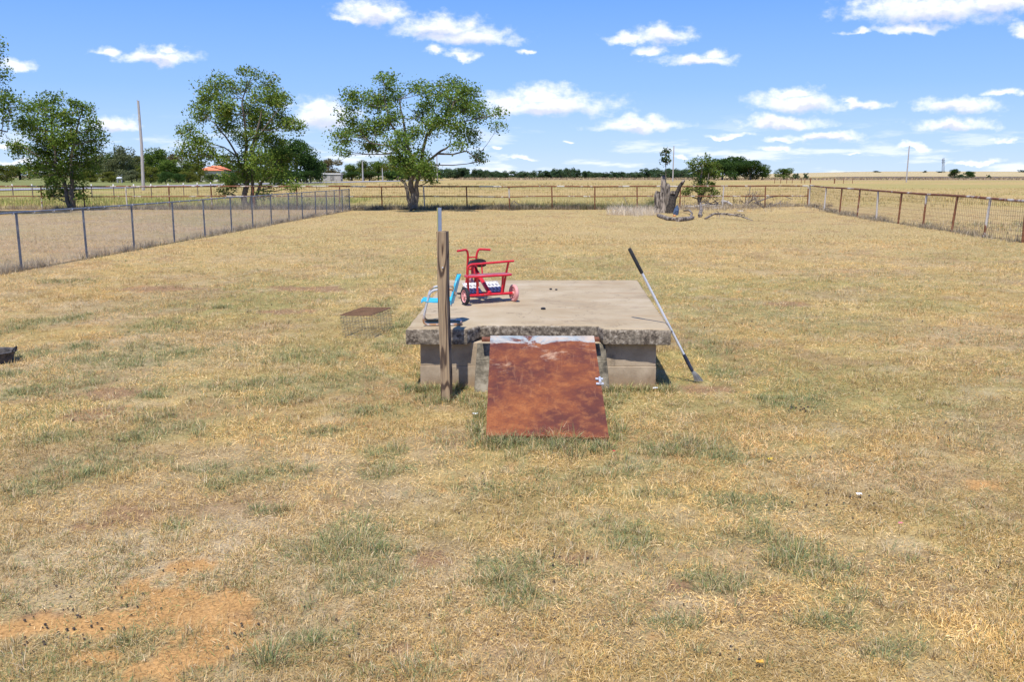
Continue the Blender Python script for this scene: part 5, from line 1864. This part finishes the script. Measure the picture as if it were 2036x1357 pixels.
def in_block(x, y, pad=0.0):
    """inside the cellar walls or under the door"""
    p = np.stack([x - OFF.x, y - OFF.y], -1)
    lx = p[..., 0] * xd.x + p[..., 1] * xd.y
    ly = p[..., 0] * yd.x + p[..., 1] * yd.y
    a = (lx > wx0 - pad) & (lx < wx1 + pad) & (ly > wy0 - pad) & (ly < wy1 + pad)
    bm_ = (x > BLd.x + .02) & (x < BRd.x - .02) & (y > BLd.y + .03) & (y < TL.y)
    cm_ = (x > -.36) & (x < .95) & (y > SL_FL.y - .09) & (y < SL_FL.y + .3)
    return a | bm_ | cm_


Vs, Cs_ = [], []


def wedge(n, y0, y1, power):
    u = rng.random(n)
    e = 1 - power if abs(power - 1) > 1e-6 else 1e-4
    y = (y0 ** e + u * (y1 ** e - y0 ** e)) ** (1 / e)
    half = .60 * y + 1.0
    x = rng.uniform(-1, 1, n) * half
    return x, y


# short litter and stubble, density falling with distance
n = 860000
x, y = wedge(n, 2.6, 30, 1.15)
org_, brn_, grn_ = masks(x, y)
patch = fbm(x * 2.2, y * 2.2, 4, 201)
keep = rng.random(n) < (1 - .82 * org_) * (1 - .72 * brn_) * (.30 + .85 * sst(patch, .33, .58))
keep &= ~in_block(x, y)
x, y, grn_, brn_, patch = x[keep], y[keep], grn_[keep], brn_[keep], patch[keep]
n = len(x)
sc_ = (y / 5.0) ** .45
up = sst(fbm(x * 1.3, y * 1.3, 3, 301), .42, .62)
hh = rng.uniform(.018, .052, n) * sc_ * (.8 + .5 * up)
wd = rng.uniform(.0016, .0036, n) * sc_
lean = np.where(rng.random(n) < .10 + .26 * up, rng.uniform(.1, .9, n), rng.uniform(1.0, 1.5, n))
z = terrain(x, y) + rng.uniform(0, .012, n)
Pp = np.stack([x, y, z], 1)
Vs.append(blades_arrays(Pp, hh, wd, rng.uniform(0, 6.283, n), lean, rng.uniform(-.3, .6, n)))
c = pick(PAL, n)
warm = sst(fbm(x * .7, y * .7, 3, 401), .35, .65)[:, None]
c = c * (np.array([1.05, 1.01, .86]) * warm + np.array([1.0, .99, .95]) * (1 - warm))
tone = 1 + .9 * (fbm(x * .9, y * .9, 4, 421) - .5) + .55 * (fbm(x * 4.2, y * 4.2, 3, 431) - .5)
c = c * tone[:, None] * np.array([1.12, 1.09, 1.0])
red = sst(fbm(x * .6 + 9, y * .6, 4, 441), .48, .66)[:, None]
c = c * (1 - red * .13 * np.array([.45, 1.0, 1.2]))
gm_ = rng.random(n) < .05 + .55 * grn_ + .30 * sst(fbm(x * .45, y * .45, 4, 411), .47, .64)
c = np.where(gm_[:, None], pick(PALG, n), c)
Cs_.append(c)


def tufts(cx, cy, per, rad_, h0, h1, w0, pgreen, lean_max=.75):
    """clumps of upright blades"""
    m_ = len(cx)
    idx = np.repeat(np.arange(m_), per)
    n = len(idx)
    a = rng.uniform(0, 6.283, n); rr = np.sqrt(rng.random(n)) * rad_[idx]
    x = cx[idx] + np.cos(a) * rr; y = cy[idx] + np.sin(a) * rr
    ok = ~in_block(x, y)
    idx, a, rr, x, y = idx[ok], a[ok], rr[ok], x[ok], y[ok]
    n = len(idx)
    sc_ = (np.maximum(y, 4) / 5) ** .3
    h = rng.uniform(h0, h1, n) * rng.uniform(.6, 1.25, m_)[idx] * sc_ ** .5
    lean = np.clip(rr / rad_[idx], 0, 1) * lean_max * rng.uniform(.3, 1.2, n) + rng.uniform(0, .25, n)
    wd = w0 * rng.uniform(.7, 1.4, n) * sc_
    V = blades_arrays(np.stack([x, y, terrain(x, y)], 1), h, wd, a + rng.normal(0, .7, n), lean, rng.uniform(.1, .9, n))
    g = rng.random(n) < pgreen[idx]
    tone = rng.uniform(.85, 1.12, m_)[idx][:, None]
    c = np.where(g[:, None], pick(PALG, n), pick(PAL, n)) * tone
    return V, c


# tufts of the measured green patches
px_, py_, pg_, hh_ = [], [], [], []
for lst, hsc in ((GREEN_W, 1.0), (TALL_W, 2.0)):
    for (cx, cy, rx, ry) in lst:
        area = math.pi * rx * ry
        k = int(min(380, 6 + area * (95 if cy < 9 else 40)))
        a = rng.uniform(0, 6.283, k); r_ = np.sqrt(rng.random(k)) * rng.uniform(.6, 1.6, k)
        px_.append(cx + np.cos(a) * r_ * rx); py_.append(cy + np.sin(a) * r_ * ry)
        pg_.append(np.full(k, rng.uniform(.42, .72))); hh_.append(np.full(k, hsc))
cx = np.concatenate(px_); cy = np.concatenate(py_); pg = np.concatenate(pg_); hs_ = np.concatenate(hh_)
for sel, h0, h1 in ((hs_ == 1, .035, .085), (hs_ == 2, .07, .16)):
    V, c = tufts(cx[sel], cy[sel], 26, rng.uniform(.03, .075, sel.sum()), h0, h1, .0027, pg[sel])
    Vs.append(V); Cs_.append(c)
# random tufts everywhere
k = 11000
x, y = wedge(k, 2.7, 30, 1.0)
o_, b_, g_ = masks(x, y)
fld_ = fbm(x * .8, y * .8, 3, 501)
kp = (rng.random(k) < (1 - o_) * (.25 + .9 * sst(fld_, .42, .6)))
x, y = x[kp], y[kp]
V, c = tufts(x, y, 20, rng.uniform(.02, .07, len(x)) * (y / 5) ** .4, .03, .075, .0026, np.where(rng.random(len(x)) < .25 + .35 * g_[kp], rng.uniform(.35, .8, len(x)), .06))
Vs.append(V); Cs_.append(c)
# thin taller seed stalks
k = 1500
x, y = wedge(k, 2.8, 16, 1.0)
kp = rng.random(k) < sst(fbm(x * .9, y * .9, 3, 601), .48, .62); x, y = x[kp], y[kp]
V, c = tufts(x, y, 5, np.full(len(x), .05), .06, .14, .0015, np.full(len(x), .15), .5)
Vs.append(V); Cs_.append(c)
# around the feet of the cellar, post, door
ex = np.concatenate([rng.uniform(wx0 - .15, .55, 60), rng.uniform(1.9, wx1 + .15, 60)])
cxs = []; cys = []
for e_ in ex:
    p = L2W(float(e_), wy0 - .07 - abs(random.gauss(0, .09)), 0); cxs.append(p.x); cys.append(p.y)
for _ in range(55):
    p = lerp(BLd, BRd, random.random()); cxs.append(p.x); cys.append(p.y - abs(random.gauss(0, .10)) - .06)
for _ in range(40):
    p = lerp(BLd, TL, random.random() * .75); cxs.append(p.x - .03 - abs(random.gauss(0, .07))); cys.append(p.y)
    p = lerp(BRd, TR, random.random() * .75); cxs.append(p.x + .03 + abs(random.gauss(0, .07))); cys.append(p.y)
for _ in range(16):
    cxs.append(pb_.x + random.gauss(0, .09)); cys.append(pb_.y - .02 + random.gauss(0, .07))
cx, cy = np.array(cxs), np.array(cys)
V, c = tufts(cx, cy, 22, rng.uniform(.03, .07, len(cx)), .045, .11, .003, np.full(len(cx), .62))
Vs.append(V); Cs_.append(c)
grass = blades_mesh('grass', Vs, Cs_, M['blade'])
tag(grass, 'dry straw coloured lawn grass with grey green tufts and matted litter', kind='stuff')

# coarser far lawn texture
Vs, Cs_ = [], []
k = 150000
x, y = wedge(k, 28, 57, 1.0)
fl = fbm(x * .5, y * .5, 4, 701)
kp = rng.random(k) < .3 + .8 * sst(fl, .4, .6); x, y = x[kp], y[kp]; k = len(x)
Vs.append(blades_arrays(np.stack([x, y, terrain(x, y)], 1), rng.uniform(.04, .09, k), rng.uniform(.006, .012, k), rng.uniform(0, 6.28, k), rng.uniform(.3, 1.45, k), rng.uniform(0, .6, k)))
c = pick(PAL, k, .15) * np.array([1.0, .98, .90]); gm_ = rng.random(k) < .08
Cs_.append(np.where(gm_[:, None], pick(PALG, k), c))
o = blades_mesh('far_grass', Vs, Cs_, M['blade'])
tag(o, 'short yellow dry grass on the lawn towards the back fence', kind='stuff')

# weeds along the fences
Vs, Cs_ = [], []


def weeds(xs, ys, h0, h1, w0, pal, per=18, r_=.12, zoff=0):
    xs, ys = np.array(xs), np.array(ys)
    idx = np.repeat(np.arange(len(xs)), per); n = len(idx)
    a = rng.uniform(0, 6.28, n); rr = np.sqrt(rng.random(n)) * r_
    X, Y_ = xs[idx] + np.cos(a) * rr, ys[idx] + np.sin(a) * rr
    h = rng.uniform(h0, h1, n) * rng.uniform(.6, 1.3, len(xs))[idx]
    V = blades_arrays(np.stack([X, Y_, terrain(X, Y_)], 1), h, w0 * rng.uniform(.6, 1.4, n), a, rng.uniform(.05, .6, n), rng.uniform(0, .6, n))
    Vs.append(V); Cs_.append(pick(np.array(pal), n, .2))


DRY = [(.55, .45, .30), (.45, .36, .23), (.36, .29, .20), (.24, .19, .14), (.62, .53, .38)]
DARKW = [(.20, .17, .12), (.30, .25, .18), (.15, .15, .09), (.40, .33, .23)]
GRW = [(.16, .21, .08), (.22, .26, .10), (.12, .17, .06), (.35, .33, .16)]
# chain link foot
kk = 900
s = rng.uniform(ss[0], ss[-1], kk); side = rng.normal(0, .16, kk)
xs = CA.x + ldn.x * s - ldn.y * side; ys = CA.y + ldn.y * s + ldn.x * side
kp = rng.random(kk) < .25 + .9 * sst(fbm(s * .5, s * 0, 3, 9), .4, .6)
weeds(xs[kp], ys[kp], .06, .30, .006, DRY, 16, .10)
# back fence foot
for (x0, x1, pal, h0, h1, m_) in ((-32, -7, DRY, .1, .42, 750), (-24, -11, DARKW, .2, .55, 300), (-12, 1.5, DARKW, .15, .50, 420), (-11, 0, DRY, .1, .4, 300), (-1, 5, DARKW, .2, .5, 260), (0.5, 9, GRW, .25, .55, 420), (0, 20, DRY, .08, .35, 600), (-5, 3, GRW, .2, .45, 150)):
    xs = rng.uniform(x0, x1, m_); ys = YF + rng.normal(.15 if pal is not GRW else .7, .3, m_)
    weeds(xs, ys, h0, h1, .014, pal, 12, .16)
# right fence foot
pa, pb2 = rps[0][0], rps[9][0]
f = rng.random(700); xs = pa.x + (pb2.x - pa.x) * f + rng.normal(0, .18, 700); ys = pa.y + (pb2.y - pa.y) * f + rng.normal(0, .2, 700)
kp = rng.random(700) < .25 + .9 * sst(fbm(f * 22, f * 0, 3, 19), .4, .6)
weeds(xs[kp], ys[kp], .08, .32, .010, DARKW + DRY, 12, .12)
xs = rng.uniform(18, 26, 260); ys = rng.uniform(31, 40, 260)
weeds(xs, ys, .1, .3, .012, GRW + DRY, 12, .2)
# stump surroundings
p = G(1370, 420); xs = rng.normal(p.x + 1, 2.6, 420); ys = rng.normal(p.y + 1.5, 1.8, 420)
weeds(xs, ys, .12, .4, .010, DRY, 12, .15)
# pasture: rough tussocks
kk = 9000
x, y = wedge(kk, 60, 150, 1.0)
kp = rng.random(kk) < .2 + sst(fbm(x * .08, y * .08, 3, 801), .4, .6); x, y = x[kp], y[kp]
kp = ~((x < -45) & (y > 85)); x, y = x[kp], y[kp]
weeds(x, y, .10, .32, .03, [(.55, .41, .16), (.48, .36, .15), (.60, .48, .22), (.36, .33, .12)], 7, .3)
xs = rng.uniform(-42, -12, 1500); ys = rng.uniform(62, 80, 1500)
weeds(xs, ys, .15, .5, .03, [(.32, .36, .10), (.42, .42, .14), (.50, .44, .18), (.25, .30, .08)], 8, .3)
xs = rng.uniform(-60, 40, 500); ys = rng.uniform(140, 260, 500)
weeds(xs, ys, .2, .6, .08, [(.50, .40, .18), (.42, .34, .16)], 7, .5)
o = blades_mesh('weeds', Vs, Cs_, M['blade'])
tag(o, 'tall dry and green weeds along the fence feet and rough pasture tussocks', kind='stuff')

# far weed strip along the horizon field edge
Vs, Cs_ = [], []
xs = rng.uniform(-30, 330, 2600); ys = rng.uniform(440, 600, 2600)
weeds(xs, ys, .5, 1.3, .35, [(.40, .29, .18), (.46, .36, .22), (.34, .25, .16), (.30, .27, .14)], 5, 1.5)
o = blades_mesh('far_weeds', Vs, Cs_, M['blade'])
tag(o, 'brownish tall weeds along the far edge of the pasture', kind='stuff')

# pale dry clump left of the stump
Vs, Cs_ = [], []
p = G(1262, 428)
xs = rng.normal(p.x, .75, 60); ys = rng.normal(p.y, .8, 60)
weeds(xs, ys, .3, .7, .008, [(.70, .60, .46), (.62, .52, .38), (.76, .68, .55)], 26, .2)
V = np.concatenate(Vs); o = blades_mesh('dry_bush', Vs, Cs_, M['blade'])
tag(o, 'pale straw coloured dry bush clump left of the broken stump', 'bush')
Vs, Cs_ = [], []
for (px, py, r_, n_, lab) in ((1295, 402, .3, 14, 'green leafy weed against the fence left of the stump'),):
    p = G(px, py + 12); xs = rng.normal(p.x, r_ * .5, n_); ys = rng.normal(p.y, r_ * .5, n_)
    weeds(xs, ys, .3, .75, .03, GRW, 14, .1)
    o = blades_mesh('weed_plant', Vs, Cs_, M['blade']); tag(o, lab, 'plant')
